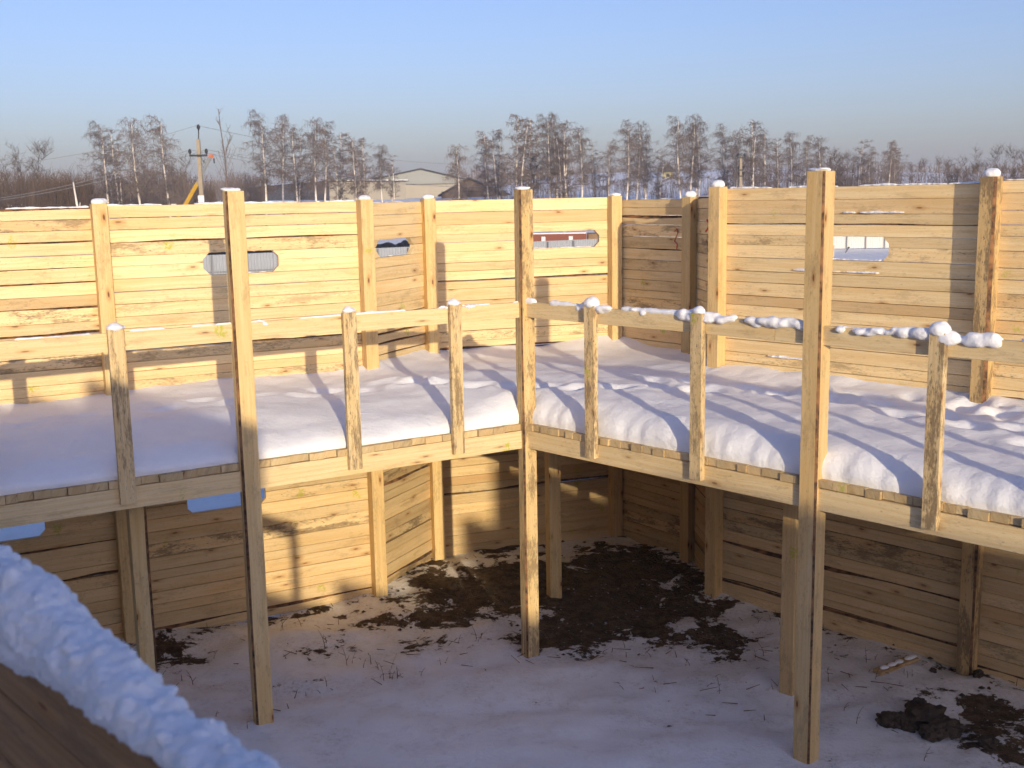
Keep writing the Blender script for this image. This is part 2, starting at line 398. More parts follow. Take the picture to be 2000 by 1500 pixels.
def post(x, y, z0, z1, rz, label, a=.128, b=None, name='timber_post', cat='post', group=None, wane=(0, 0, 0, 0), lean=(0, 0), tone=.6, orange=.12, dirt=.25, cap=0, mat=None, capshift=0, barkface=()):
    """square timber; wane gives the width of bark left on each long edge"""
    b = b or a; root = empty(name, (x, y, z0), rz, label, cat, group); H = z1 - z0; n = max(6, int(H / .16))
    sd_ = random.uniform(0, 900); V = []; U = []; F = []; fm = []
    cor = [(-1, -1), (1, -1), (1, 1), (-1, 1)]
    for i in range(n):
        t = i / (n - 1); z = t * H; ring = []
        for c, (sx, sy) in enumerate(cor):
            ch = .003 + max(0, wane[c] * (.85 + .55 * nz(z * .9, sd_ + 31 * c) + .2 * nz(z * 6, sd_ + 31 * c)))
            ch = min(ch, a * .46); j = .0012 * nz(z * 2, sd_ + 300 + c)
            p1 = (sx * a / 2 + j, sy * (b / 2 - ch)); p2 = (sx * (a / 2 - ch), sy * b / 2 + j)
            ring += [p1, p2] if c in (0, 2) else [p2, p1]
        per = 0; prev = None
        for p in ring:
            if prev: per += math.hypot(p[0] - prev[0], p[1] - prev[1])
            prev = p; V.append((p[0] + lean[0] * t, p[1] + lean[1] * t, z)); U.append((z, per))
    for i in range(n - 1):
        for j in range(8):
            k = (j + 1) % 8; F.append((i * 8 + j, i * 8 + k, (i + 1) * 8 + k, (i + 1) * 8 + j))
            fm.append(1 if (j % 2 == 0 and wane[j // 2] > .004) or (j % 2 == 1 and j // 2 in barkface) else 0)
    F.append(tuple(range(8))[::-1]); fm.append(0); F.append(tuple((n - 1) * 8 + j for j in range(8))); fm.append(0)
    o = obj('timber', mesh('timber', V, F, (mat or POST, BARK), uvs=U, fm=fm), root); o.color = (tone, orange, dirt, 1)
    if cap:
        hs = cap; parts = [(lean[0], lean[1], H + hs * .25, a * .52, b * .52, hs * .62), (lean[0] + .12 * a, lean[1] + .01, H + hs * .36, a * .34, b * .36, hs * .5)]
        for _ in range(5):
            parts.append((lean[0] + random.uniform(-.4, .4) * a + capshift * a * .3, lean[1] + random.uniform(-.4, .4) * b, H + .01 + random.uniform(0, .3) * hs, random.uniform(.16, .3) * a, random.uniform(.16, .3) * b, hs * random.uniform(.2, .45)))
        snow_lump('snow_cap', parts, root, vox=.007)
    return root

ang = lambda d: math.atan2(d.y, d.x)
aL = ang(W[3] - W[2]); aR = ang(W[8] - W[7]); a34 = ang(W[5] - W[4]); a45 = ang(W[6] - W[5]); a23 = ang(W[4] - W[3])

# wall sections from left to right; slit = (u0, u1, z0, z1, corner cut)
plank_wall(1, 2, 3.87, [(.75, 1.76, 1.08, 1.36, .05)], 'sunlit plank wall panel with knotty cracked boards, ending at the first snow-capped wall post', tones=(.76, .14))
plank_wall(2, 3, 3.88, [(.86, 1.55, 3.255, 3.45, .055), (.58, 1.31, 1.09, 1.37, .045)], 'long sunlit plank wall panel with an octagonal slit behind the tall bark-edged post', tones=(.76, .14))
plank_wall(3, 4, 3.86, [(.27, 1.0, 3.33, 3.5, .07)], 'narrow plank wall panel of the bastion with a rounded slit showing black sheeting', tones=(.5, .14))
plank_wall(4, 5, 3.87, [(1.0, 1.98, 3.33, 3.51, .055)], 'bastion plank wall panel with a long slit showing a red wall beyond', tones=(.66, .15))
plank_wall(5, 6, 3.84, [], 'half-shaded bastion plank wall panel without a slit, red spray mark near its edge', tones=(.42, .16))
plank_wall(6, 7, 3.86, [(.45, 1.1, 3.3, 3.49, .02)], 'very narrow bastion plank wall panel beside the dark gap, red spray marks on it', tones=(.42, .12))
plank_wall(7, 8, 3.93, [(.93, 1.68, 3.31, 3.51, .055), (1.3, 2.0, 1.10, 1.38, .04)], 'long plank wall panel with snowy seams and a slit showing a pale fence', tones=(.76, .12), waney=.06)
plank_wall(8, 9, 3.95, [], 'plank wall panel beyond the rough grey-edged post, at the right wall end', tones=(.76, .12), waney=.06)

# wall posts
wp = [(2, aL, 3.90, 'pale wall post with a pointed snow cap on the left plank wall', .055, dict(tone=.72)),
      (3, aL, 3.89, 'wall post where the left wall turns into the bastion, pointed snow cap', .055, dict(tone=.66, orange=.2)),
      (4, a34 + .1, 3.89, 'slim wall post between the bastion panel with rounded slit and the slitless one', .05, dict(tone=.7, wane=(0, .0, 0, .0))),
      (5, a34, 3.88, 'wall post in the far corner of the bastion with a flat snow cap', .045, dict(tone=.62)),
      (6, a45, 3.86, 'shaded bastion wall post with a sloping snow cap beside a dark gap', .07, dict(tone=.35, dirt=.1)),
      (7, aR, 3.95, 'wall post with a round snow cap where bastion and right wall meet', .075, dict(tone=.62, orange=.25)),
      (8, aR, 3.98, 'rough dark-grained wall post topped by a two-lobed snow cap on the right wall', .075, dict(tone=.42, dirt=1.0, orange=.3, wane=(0, .018, 0, 0)))]
for i, rz, zt, lab, cap, kw in wp:
    post(W[i].x, W[i].y, -.05, zt, rz, lab, a=.124, cap=cap, group='posts of the plank wall', **kw)

# tall front posts and the props under the deck
tilt = lambda dx: (dx, 0)
post(FL.x, FL.y, -.05, 3.97, ang(-LD), 'tall post with a dark bark strip along one edge, before the left walkway', a=.132, cap=.03, wane=(.014, 0, 0, .062), tone=.74, dirt=.2, name='timber_post', group='tall posts along the walkway edge')
post(FC.x, FC.y, -.05, 3.95, ang(-LD), 'tall post at the inner corner where the two walkways meet', a=.126, cap=.03, wane=(.012, 0, 0, .035), tone=.62, dirt=.8, group='tall posts along the walkway edge')
post(FR.x, FR.y, -.05, 4.02, ang(RD), 'tall knotty post with a flat snow cap in front of the right walkway', a=.128, cap=.022, wane=(.0, .012, 0, 0), tone=.6, orange=.22, dirt=.25, group='tall posts along the walkway edge')
SPL = FC + LD * 3.38 + Vector((LD.y, -LD.x)) * .0
nL = Vector((-.52, .854)); nR = Vector((.732, .681))
pl = FC + LD * 3.12 + nL * .42
post(.38, 10.7, -.05, 1.82, a34, 'short square prop under the deck behind the corner post', a=.12, tone=.5, group='props under the walkway')
post(2.14, 8.34, -.05, 1.82, ang(RD), 'short orange-tinged prop under the right deck, behind the tall knotty post', a=.12, tone=.55, orange=.35, group='props under the walkway')
post(pl.x, pl.y, -.05, 1.82, aL, 'short prop under the shaded left deck, beside the lowest slit', a=.125, tone=.5, dirt=.15, wane=(0, .02, 0, 0), group='props under the walkway')
post(W[2].x + .02, W[2].y - .0, -.06, -.0, aL, None) if False else None

# ------------------------------------------------------------------ walkway decks
DZ = 2.02
def walkway(origin, d, nrm, u0, u1, depth, label, rail_label, bals, sgn, tone, rail_snow, bal_caps, rail_skip=None):
    """deck planks on an edge beam; x runs along the edge away from the corner"""
    rz = ang(d); Y = 1 if Vector((-d.y, d.x)).dot(nrm) > 0 else -1
    root = empty('walkway', (origin.x, origin.y, 0), rz, label, 'walkway')
    def bx(name, x0, x1, y0, y1, z0, z1, mat, **tk):
        y0, y1 = (y0, y1) if Y > 0 else (-y1, -y0)
        me = board_mesh(x1 - x0, z1 - z0, y1 - y0, mats=(mat, BARK)); o = obj(name, me, root, (x0, y0, z0)); tint(o, **tk); return o
    x = u0
    pm = []
    while x < u1:
        wd = random.choice([.08, .1, .11, .125, .14, .16]) * random.uniform(.93, 1.07); x1 = min(x + wd, u1); e = random.uniform(-.014, .016)
        dep = depth(x)
        y0, y1 = (e - .028, dep) if Y > 0 else (-dep, -(e - .028))
        v, f = boxv(0, x1 - x - .004, 0, y1 - y0, 0, .05); uv = [(q[0] * .6 + q[2] + q[1], q[0] * .8 + q[2] * .4) for q in v]
        o = obj('deck_plank', mesh('deck_plank', v, f, WOOD, uvs=uv), root, (x, y0, DZ - .05 + random.uniform(-.001, .006)))
        tint(o, tone=random.uniform(.1, .6), dirt=random.uniform(.1, .55), orange=random.uniform(.05, .3)); x = x1
    bx('edge_beam', u0, u1, -.03, .022, 1.815, 1.966, WOOD, tone=tone, orange=.05, dirt=.12)
    bx('middle_beam', max(u0, 0) + 1.1 * 0, u1, 1.05, 1.10, 1.815, 1.965, WOOD, tone=.5)
    bx('wall_beam', max(u0, 0) + .6, u1, 2.0, 2.05, 1.815, 1.965, WOOD, tone=.5)
    # guard rail
    g = empty('guard_rail', (origin.x, origin.y, 0), rz, rail_label, 'railing')
    def part(name, x0, x1, y0, y1, z0, z1, **tk):
        if Y < 0: y0, y1 = -y1, -y0
        me = board_mesh(x1 - x0, z1 - z0, y1 - y0, mats=(WOOD, BARK)); o = obj(name, me, g, (x0, y0, z0)); tint(o, **tk); return o
    # rail boards end to end
    rl = [u0 + .03, 2.45, u1]
    for a, b in zip(rl[:-1], rl[1:]): part('rail', a, b - .004, -.026, .014, 2.915, 3.04, tone=tone, dirt=.15, orange=.05)
    for q, bu in enumerate(bals):
        hgt = 3.065 - 1.86; bw, bt = random.uniform(.098, .108), .046
        v = []; n = 8; sd_ = random.uniform(0, 99)
        me = board_mesh(hgt, bw, bt, mats=(WOOD, BARK), n=9)
        # the board stands upright
        for vv in me.vertices:
            x_, y_, z_ = vv.co; vv.co = (z_ - bw / 2, y_, x_)
        me.flip_normals(); me.update()
        o = obj('baluster', me, g, (bu, (-.076 if Y > 0 else .030), 1.86)); tint(o, tone=random.uniform(.35, .6), dirt=random.uniform(.75, 1.0), orange=.12)
        if Y < 0: pass
        c = bal_caps
        s = random.uniform(.8, 1.25)
        snow_lump('snow_cap', [(bu, -.04 * Y, 3.075, .06 * s, .052 * s, .034 * c * s), (bu + .03 * (s - 1), -.03 * Y, 3.09 + .006 * c * s, .036 * s, .034 * s, .022 * c * s), (bu - .03, -.02 * Y, 3.075, .05, .035, .025 * c)], o, (-o.location.x, -o.location.y, -o.location.z))
    if rail_snow:
        parts = []
        x = u0 + .05
        while x < u1:
            r = .002 + max(0, .03 * rail_snow * (nz(x * 1.7, 5.5 * Y) + .25 * rail_snow - .05)) + max(0, .012 * nz(x * 9, 3))
            if nz(x * 2.6, 17) < -.12: x += .028; continue
            parts.append((x, -.006 * Y, 3.038 + r * .35, .04 + r * .6, .016 + r * .55, .010 + r * .9)); x += .028
        for (lx, r) in LUMPS.get(Y, []):
            for k in range(7):
                parts.append((lx + random.uniform(-.09, .09), (-.015 + random.uniform(-.03, .02)) * Y, 3.043 + random.uniform(-.03, .012), r * random.uniform(.9, 1.5), r * random.uniform(.55, .85), r * random.uniform(.5, .8)))
        tag(snow_lump('snow_ridge', parts, g, vox=.0095, rough=.004, soft=9), kind='stuff')
    return root
# along the right rail the snow hangs in heavy lumps; Y = +1 right walkway, -1 left one
LUMPS = {1: [(.70, .04), (.86, .045), (1.25, .022), (1.70, .05), (1.93, .042), (2.02, .035), (2.35, .05), (2.52, .05), (2.62, .045), (3.0, .03), (3.14, .03), (3.24, .032), (3.44, .05), (3.58, .06), (3.82, .05), (3.88, .045)], -1: [(.72, .025), (.55, .02), (2.3, .018)]}
def depthL(x): return 2.18 if x > 1.35 else 2.18 + (1.35 - x) * .15 + .55
def depthR(x): return 2.26 if x > .75 else 3.0
walkway(FC, RD, nR, .0, 6.6, depthR, 'raised timber walkway along the right wall, on a pale edge beam', 'railing of the right walkway with heavy lumps of snow on its rail', [.80, 1.83, 3.60, 4.45, 5.35, 6.2], 1, .62, 1.0, 1.25)
walkway(FC, LD, nL, .03, 6.6, depthL, 'raised timber walkway along the left wall, its lower edge in shade', 'railing of the left walkway with a thin line of snow on its rail', [.68, 1.58, 3.27, 4.15, 5.0, 5.9], -1, .68, .35, .8)

# ------------------------------------------------------------------ snow blanket on the decks
def wall_in(i, j): return W[i], W[j]
inner = .05
front = []   # (front point, back point, is_corner)
LT, RTm = 6.6, 6.6
cols = []
def ray_wall(p, d):
    """distance from p along d to the wall line (through the posts, plus planks)"""
    best = 9
    for i in range(0, 10):
        a, b = W[i], W[i + 1]; dd = (b - a).normalized(); nn = Vector((-dd.y, dd.x)); a2 = a + nn * .075; b2 = b + nn * .075
        den = d.cross(b2 - a2)
        if abs(den) < 1e-6: continue
        t = (a2 - p).cross(b2 - a2) / den; u = (a2 - p).cross(d) / den
        if t > .1 and -.06 <= u <= 1.06 and t < best: best = t
    return best
u = LT
while u > .02: cols.append((FC + LD * u, nL, -u)); u -= .03
nfan = 70
for k in range(nfan + 1):
    t = k / nfan; a = ang(nL) * (1 - t) + ang(nR) * t; dd = Vector((math.cos(a), math.sin(a)))
    cols.append((FC + dd * .004, dd, 0.0))
u = .02
while u < RTm: cols.append((FC + RD * u, nR, u)); u += .03
prints = []
for u0_, sgn_ in ((-1, -1), (1, 1)):
    for k in range(22):
        uu = .35 + k * .29 + random.uniform(-.05, .05); e = 1.22 + (.09 if k % 2 else -.09) + random.uniform(-.05, .05) + (.25 * math.sin(uu * .9) if sgn_ > 0 else .05)
        p = (FC + (LD if sgn_ < 0 else RD) * uu + (nL if sgn_ < 0 else nR) * e); prints.append((p.x, p.y, random.uniform(.09, .14), random.uniform(.04, .075) * (1 if sgn_ > 0 else .6), ang(LD if sgn_ < 0 else RD) + random.uniform(-.5, .5)))
for k in range(34):   # a churned strip along the foot of the right wall, and one across the corner
    uu = random.uniform(1.6, 6.2); p = FC + RD * uu + nR * random.uniform(1.5, 2.0)
    prints.append((p.x, p.y, random.uniform(.08, .17), random.uniform(.03, .085), random.uniform(0, 3)))
for k in range(9):
    t = k / 8; p = (FC + LD * .5 + nL * 1.25) * (1 - t) + (FC + RD * .9 + nR * 1.15) * t; prints.append((p.x + random.uniform(-.05, .05), p.y + random.uniform(-.06, .06) - .15 * math.sin(t * 3.14), .11, .05, 0))
def snow_h(x, y, u):
    h = .235 + .05 * fbm(x, y, 0, .55, 3) + .022 * fbm(x, y, 4, 1.7, 3) + .006 * fbm(x, y, 9, 6, 3)
    if u > 0: h += .012 * nz(x, y, 11, 3.2)
    for (px_, py_, r, dp, a) in prints:
        dx, dy = x - px_, y - py_
        if abs(dx) < .4 and abs(dy) < .4:
            ca, sa = math.cos(a), math.sin(a); q = math.hypot((dx * ca + dy * sa) / (1.45 * r), (-dx * sa + dy * ca) / (.8 * r))
            if q < 2.2: h += -dp * .8 * math.exp(-(q * 1.1) ** 2.6) + dp * .22 * math.exp(-((q - 1.35) / .45) ** 2)
    return h
es = [0, .004, .012, .026, .045, .07, .1, .135, .175, .22]; 
SV = []; per = None
for (p, dd, u) in cols:
    D_ = ray_wall(p, dd) + .02
    rest = D_ - .22; m = 62
    row = es + [.22 + rest * (i / m) for i in range(1, m + 1)]
    per = len(row)
    lipw = .20 + .05 * nz(u * 1.3, 3.3) ; ov = .012 + .022 * nz(u * 3.1, 8) + (.02 * nz(u * 11, 2.2) if u > 0 else .006 * nz(u * 11, 2))
    thick = (1.0 if u > 0 else .85) + .28 * nz(u * 1.9, 6.1) + .12 * nz(u * 6, 1)
    if abs(u) < 1e-6: ov = 0.0
    for e in row:
        q = p + dd * e; h = snow_h(q.x, q.y, u)
        if u < 0: h *= 1 - .42 * min(1, -u / .5) * (1 - sstep(.0, .95, e))
        else: h *= 1 - .12 * (1 - sstep(0, .8, e))
        if e < .22:
            t = e / .22; prof = math.sqrt(max(0, 1 - (1 - t) ** 2.0)) ; h2 = h * thick * (1 - t) + h * t; h = h2 * prof
            h -= (.016 if u > 0 else .008) * max(0, nz(u * 13, e * 5, 4)) * (1 - t * .5) * prof; h += .007 * fbm(u * 9, e * 9, 2, 1, 3) * prof
            sh = ov * math.sin(math.pi * min(1, (prof + .05))) - .014 * (1 - prof) - .004
            q = q - dd * sh
        back = D_ - e
        if back < .5: h += (.045 + .05 * nz(q.x * 1.6, q.y * 1.6, 20)) * (1 - back / .5) ** 2
        SV.append((q.x, q.y, DZ + .001 + h))
nC = len(cols); si = np.arange(nC * per).reshape(nC, per)
sf = np.stack([si[:-1, :-1], si[:-1, 1:], si[1:, 1:], si[1:, :-1]], -1).reshape(-1, 4)[:, ::-1].tolist()
tag(obj('snow_blanket', mesh('snow_blanket', SV, sf, SNOW, smooth=True)), 'thick snow blanket with footprints covering both walkways', 'snow', kind='stuff')

# thin snow along the wall tops, in slits and in the seams of the right wall
def wall_snow(i, j, z, r, y=FRONT + .024, u0=.1, u1=None, name='snow_strip', amp=1.0, gapn=-.1):
    A, B = W[i], W[j]; d = (B - A).normalized(); L = (B - A).length; u1 = u1 or L - .07; parts = []; x = u0; s = random.uniform(0, 99)
    while x < u1:
        q = nz(x * 3.2, s) * .7 + nz(x * 11, s) * .5
        if q > gapn: parts.append((x, y + random.uniform(-.006, .006), z + r * .3 * (q + .3), .022 + r * .5, .018 + r * .5, r * (.35 + amp * max(0, q))))
        x += .02
    par = walls[(i, j)]
    if parts: tag(snow_lump(name, parts, par, vox=.0075, rough=.004), kind='stuff')
walls = {}
wi = 0
for o in list(COL.objects):
    if o.name.split('.')[0] == 'plank_stockade':
        walls[(wi + 1, wi + 2)] = o; wi += 1
for (i, j), z, r in [((1, 2), 3.87, .02), ((2, 3), 3.88, .02), ((3, 4), 3.86, .014), ((6, 7), 3.86, .014), ((7, 8), 3.93, .02), ((8, 9), 3.95, .018), ((5, 6), 3.84, .014)]:
    wall_snow(i, j, z + .002, r, gapn=-.25)
wall_snow(2, 3, 3.257, .012, u0=.92, u1=1.5); wall_snow(4, 5, 3.333, .014, u0=1.08, u1=1.9, gapn=-.6); wall_snow(7, 8, 3.313, .018, u0=1.0, u1=1.62, gapn=-.7); wall_snow(3, 4, 3.333, .01, u0=.36, u1=.92)
for z, a, b, r in [(3.71, 1.12, 2.05, .022), (3.21, .8, 1.6, .014), (2.64, .6, 1.9, .02), (2.42, .45, 1.25, .02)]:
    wall_snow(7, 8, z, r, y=FRONT - .004, u0=a, u1=b, gapn=-.02)

# red spray marks on the bastion panels
REDP = simple('red_spray', (.62, .10, .07), .7, .2, 40)
def scribble(wi_, wj_, pts, r=.006):
    mb = MB(); mb.tube([(u, FRONT - .004, z) for u, z in pts], r, 5); obj('spray_mark', mb.mesh('spray_mark', REDP, True), walls[(wi_, wj_)])
scribble(5, 6, [(x - .13, z) for x, z in [(1.0, 3.5), (1.03, 3.53), (1.05, 3.49), (1.02, 3.44), (1.0, 3.4), (1.04, 3.37), (1.03, 3.32)]], .006)
scribble(6, 7, [(.5, 3.63), (.6, 3.6), (.7, 3.66), (.8, 3.58)], .012)
scribble(6, 7, [(.45, 3.52), (.55, 3.56), (.62, 3.51)], .010)

# ------------------------------------------------------------------ the near side of the fort (camera stands on its walkway)
def ns(n_, s_): return NV * n_ + AL * s_
NW = [ns(-1.6, s) for s in (33.0, 22.0, 15.3, 12.0, 11.1, 9.3, 7.4, 5.3, 2.3, 1.2, -.1, -5.0, -10.4)]
tops = [6.1, 5.85, 5.5, 4.74, 4.0, 3.68, 3.38, 4.92, 4.62, 4.42, 3.9, 3.9]  # heights of the unseen wall are made up to shape sun and shade
labs = ['far run of the unseen high plank wall added to block the sun', 'middle run of the unseen high plank wall added to block the sun', 'nearest run of the unseen high plank wall added to block the sun', 'unseen plank wall step added for its shadow, beside the high wall', 'unseen plank wall behind the near walkway, set low to let sun in, tallest step', 'unseen plank wall behind the near walkway, set low to let sun in, middle step', 'unseen plank wall behind the near walkway, set low to let sun in, lowest step', 'unseen plank wall behind the near walkway, raised to cast shade', 'unseen plank wall step added for its shadow, beside the raised part', 'lower unseen plank wall step added for its shadow, beside the raised part', 'plank wall at the back of the near walkway', 'plank wall of the near corner of the fort']
for i in range(12): plank_wall(i, i + 1, tops[i], [], labs[i], name='plank_stockade', P=NW, bh=.16, waney=0)
nroot = empty('walkway', (0, 0, 0), 0, 'near timber walkway under the snowy rail', 'walkway')
q0 = ns(.80, -9.5); rzn = ang(AL)
for k in range(90):
    p = ns(-1.52, -9.5 + k * .145); v, f = boxv(0, .14, 0, 2.3, 0, .05)
    o = obj('deck_plank', mesh('deck_plank', v, f, WOOD, uvs=[(a[1], a[0] + a[2]) for a in v]), nroot, (p.x, p.y, DZ - .05), rzn); tint(o, tone=.5)
o = obj('edge_beam', board_mesh(13, .15, .05, mats=(WOOD, BARK)), nroot, (*ns(.74, -9.5), 1.815), rzn); tint(o, tone=.5)
sm = MB(); m_ = 60; ndv = []
for a in range(131):
    for b in range(13):
        s = -9.5 + a * .1; n_ = -1.5 + b * 2.26 / 12; p = ns(n_, s); edge = min(1, max(0, (.765 - n_) / .18))
        tr = math.exp(-((n_ + .1) / .45) ** 2)
        ndv.append((p.x, p.y, DZ + .003 + math.sqrt(edge) * (.17 - .1 * tr + .03 * fbm(p.x, p.y, 2, 1.2, 3))))
ii = np.arange(131 * 13).reshape(131, 13); nf = np.stack([ii[:-1, :-1], ii[:-1, 1:], ii[1:, 1:], ii[1:, :-1]], -1).reshape(-1, 4).tolist()
tag(obj('snow_blanket', mesh('snow_blanket', ndv, nf, SNOW, smooth=True)), 'trodden snow on the near walkway', 'snow', kind='stuff')
rr = empty('guard_rail', (*ns(.72, 1.08), 0), rzn + math.pi, 'brown near railing board buried under a thick ridge of snow', 'railing')   # x runs along -s, y towards -n (the camera)
me = board_mesh(9.5, .15, .045, mats=(BROWNB, BARK), n=40); o = obj('rail', me, rr, (0, -.045, 2.875)); o.color = (.5, .2, .5, 1)
for zq in (2.715, 2.555):
    me = board_mesh(6.9, .155, .045, mats=(BROWNB, BARK), n=30); o = obj('rail', me, rr, (2.1, -.045, zq)); o.color = (.55, .25, .45, 1)
for bu in (.05, 1.15, 2.1, 3.1, 4.2):
    me = board_mesh(1.2, .1, .046, mats=(WOOD, BARK))
    for vv in me.vertices:
        x_, y_, z_ = vv.co; vv.co = (z_ - .05, y_, x_)
    me.flip_normals(); o = obj('baluster', me, rr, (bu, -.094, 1.80)); tint(o, dirt=.8)
parts = []
x = .9
def nearthick(x): return .03 + .085 * sstep(2.3, 3.9, x) + .045 * max(0, nz(x * 2.4, 4.4)) + .022 * nz(x * 5.5, 1.2)
while x < 6.5:
    tk = nearthick(x)
    parts.append((x, -.03 + .012 * nz(x * 3, 7), 3.026 + tk * .3, .10 + tk * .3, .036 + tk * .40, tk * .9)); x += .03
for _ in range(420):
    x = random.uniform(1.5, 6.0); tk = nearthick(x); a = random.uniform(.1, 2.9); r_ = random.uniform(.006, .016)
    parts.append((x, -.03 + math.cos(a) * (.034 + tk * .38), 3.026 + tk * .3 + math.sin(a) * tk * .86, r_ * 1.2, r_, r_))
o = snow_lump('snow_ridge', parts, rr, vox=.007, rough=.012, soft=4)
m = o.modifiers.new('crystals', 'DISPLACE'); m.texture = bpy.data.textures.new('snow_crystals', 'CLOUDS'); m.texture.noise_scale = .009; m.texture.noise_depth = 3; m.strength = .013; m.mid_level = .5; m.texture_coords = 'GLOBAL'

# ------------------------------------------------------------------ litter on the ground
def clod(x, y, r, label, group):
    bm = bmesh.new(); bmesh.ops.create_icosphere(bm, subdivisions=4, radius=1); s = random.uniform(0, 99)
    sx, sy, sz = r * random.uniform(.8, 1.3), r * random.uniform(.7, 1.1), r * random.uniform(.5, .75)
    for v in bm.verts:
        c = v.co; k = 1 + .42 * noise.noise(c * 1.3 + Vector((s, 0, 0))) + .3 * noise.noise(c * 3.1 + Vector((0, s, 0))) + .16 * noise.noise(c * 8 + Vector((0, s, 0))); v.co = Vector((c.x * sx * k, c.y * sy * k, c.z * sz * k))
    me = bpy.data.meshes.new('dirt_clod'); bm.to_mesh(me); bm.free(); me.materials.append(CLOD)
    tag(obj('dirt_clod', me, None, (x, y, terrain(x, y) + sz * .35), random.uniform(0, 6)), label, 'clod', group)
cl = [(1805, 1412, .17), (1790, 1385, .09), (1770, 1420, .10), (1740, 1418, .09), (1825, 1440, .11), (1850, 1432, .10), (1930, 1462, .07), (1822, 1312, .035), (1910, 1325, .05)]
for k, (a, b, r) in enumerate(cl):
    p = pix(a, b, z=0.0)
    clod(p.x, p.y, r, 'largest dark frozen clod in the heap on the snow' if k == 0 else ('small dark clod of frozen earth in the heap on the snow' if k < 6 else 'small lone clod of frozen earth near the foot of the dark wall post'), 'frozen clods on the snow')
b0, b1 = pix(1722, 1318, z=.03), pix(1795, 1290, z=.03)
dd = (b1 - b0); o = obj('board_offcut', board_mesh(dd.length, .03, .09, mats=(WOOD, BARK)), None, (b0.x, b0.y, .02), ang(dd)); o.color = (.3, .5, .5, 1)
tag(o, 'short reddish board offcut lying half under snow at the right wall foot', 'board')
snow_l = [(t * dd.length, .05, .03, .05, .035, .02) for t in (.2, .4, .6, .85, .95)]
snow_lump('snow_cap', snow_l, o)
mb = MB()
def stalk(x, y, h, lean_, br=2):
    z = terrain(x, y) - .01; a = random.uniform(0, 6.28); pts = []
    for i in range(5):
        t = i / 4; pts.append((x + math.cos(a) * lean_ * t * t, y + math.sin(a) * lean_ * t * t, z + h * t))
    mb.tube(pts, [.003, .0025, .002, .0017, .001], 4, False)
    for _ in range(br):
        i = random.randint(1, 3); b = random.uniform(0, 6.28); p = pts[i]; L = h * random.uniform(.15, .4)
        mb.tube([p, (p[0] + math.cos(b) * L, p[1] + math.sin(b) * L, p[2] + L * .3)], [.0025, .0015], 3, False)
for (a, b) in [(775, 1325), (760, 1328), (790, 1318), (1385, 1350), (1392, 1362), (1800, 1490), (690, 1300), (725, 1305), (640, 1260), (930, 1250), (1010, 1250), (1440, 1290), (1660, 1420), (1640, 1390), (1500, 1290), (545, 1235), (580, 1225), (370, 1330), (1620, 1330), (1700, 1330), (1690, 1300)]:
    p = pix(a, b, z=0.0)
    for _ in range(random.randint(1, 2)): stalk(p.x + random.uniform(-.06, .06), p.y + random.uniform(-.06, .06), random.uniform(.05, .2), random.uniform(.02, .12), random.randint(1, 4))
for _ in range(420):
    x, y = random.uniform(-3.4, 4.2), random.uniform(7.6, 12.0); s = soil_at(x, y)
    if .12 < s < .75:
        if random.random() < .5: stalk(x, y, random.uniform(.02, .09), random.uniform(.01, .06), 1)
        else:
            a = random.uniform(0, 6.28); L = random.uniform(.03, .16); z = terrain(x, y) + .012
            mb.tube([(x, y, z), (x + math.cos(a) * L, y + math.sin(a) * L, z + random.uniform(0, .03))], [.004, .002], 4, False)
tag(obj('dry_weeds', mb.mesh('dry_weeds', STALK)), 'dry weed stalks and twigs poking through the snow', 'weeds', kind='stuff')
mb = MB()
for _ in range(900):
    x, y = random.uniform(-3.4, 4.2), random.uniform(7.2, 12.4); s = soil_at(x, y)
    if s > .3 + random.random() * .4:
        r = random.uniform(.008, .03); z = terrain(x, y) + r * .2
        v = [(x + r * random.uniform(.6, 1.3) * a, y + r * random.uniform(.6, 1.3) * b, z + r * .7 * c) for a, b, c in [(1, 0, 0), (0, 1, 0), (-1, 0, 0), (0, -1, 0), (.1, 0, 1)]]
        mb.add(v, [(0, 1, 4), (1, 2, 4), (2, 3, 4), (3, 0, 4)])
tag(obj('earth_crumbs', mb.mesh('earth_crumbs', CLOD)), 'loose crumbs of earth under the walkway', 'earth', kind='stuff')

# ------------------------------------------------------------------ metal fences seen through the slits
def sheet_mesh(w_, h, mat, waves=11):
    V = []; F = []; n = waves * 4; prof = [0, .02, .02, 0]
    for i in range(n + 1):
        x = w_ * i / n; y = prof[i % 4]; V += [(x, y, 0), (x, y, h), (x, y + .004, 0), (x, y + .004, h)]
    for i in range(n):
        a = i * 4; F += [(a, a + 4, a + 5, a + 1), (a + 2, a + 3, a + 7, a + 6), (a + 1, a + 5, a + 7, a + 3), (a, a + 2, a + 6, a + 4)]
    F += [(0, 1, 3, 2), (n * 4, n * 4 + 2, n * 4 + 3, n * 4 + 1)]
    return mesh('sheet', V, F, mat)
FGREY = simple('fence_sheet_grey', (.34, .36, .385), .55, .06, 1.5); FCREAM = simple('fence_sheet_pale', (.66, .66, .63), .55, .05, 1.5)
FPOST = simple('fence_post_grey', (.22, .23, .25), .6, .1, 4)
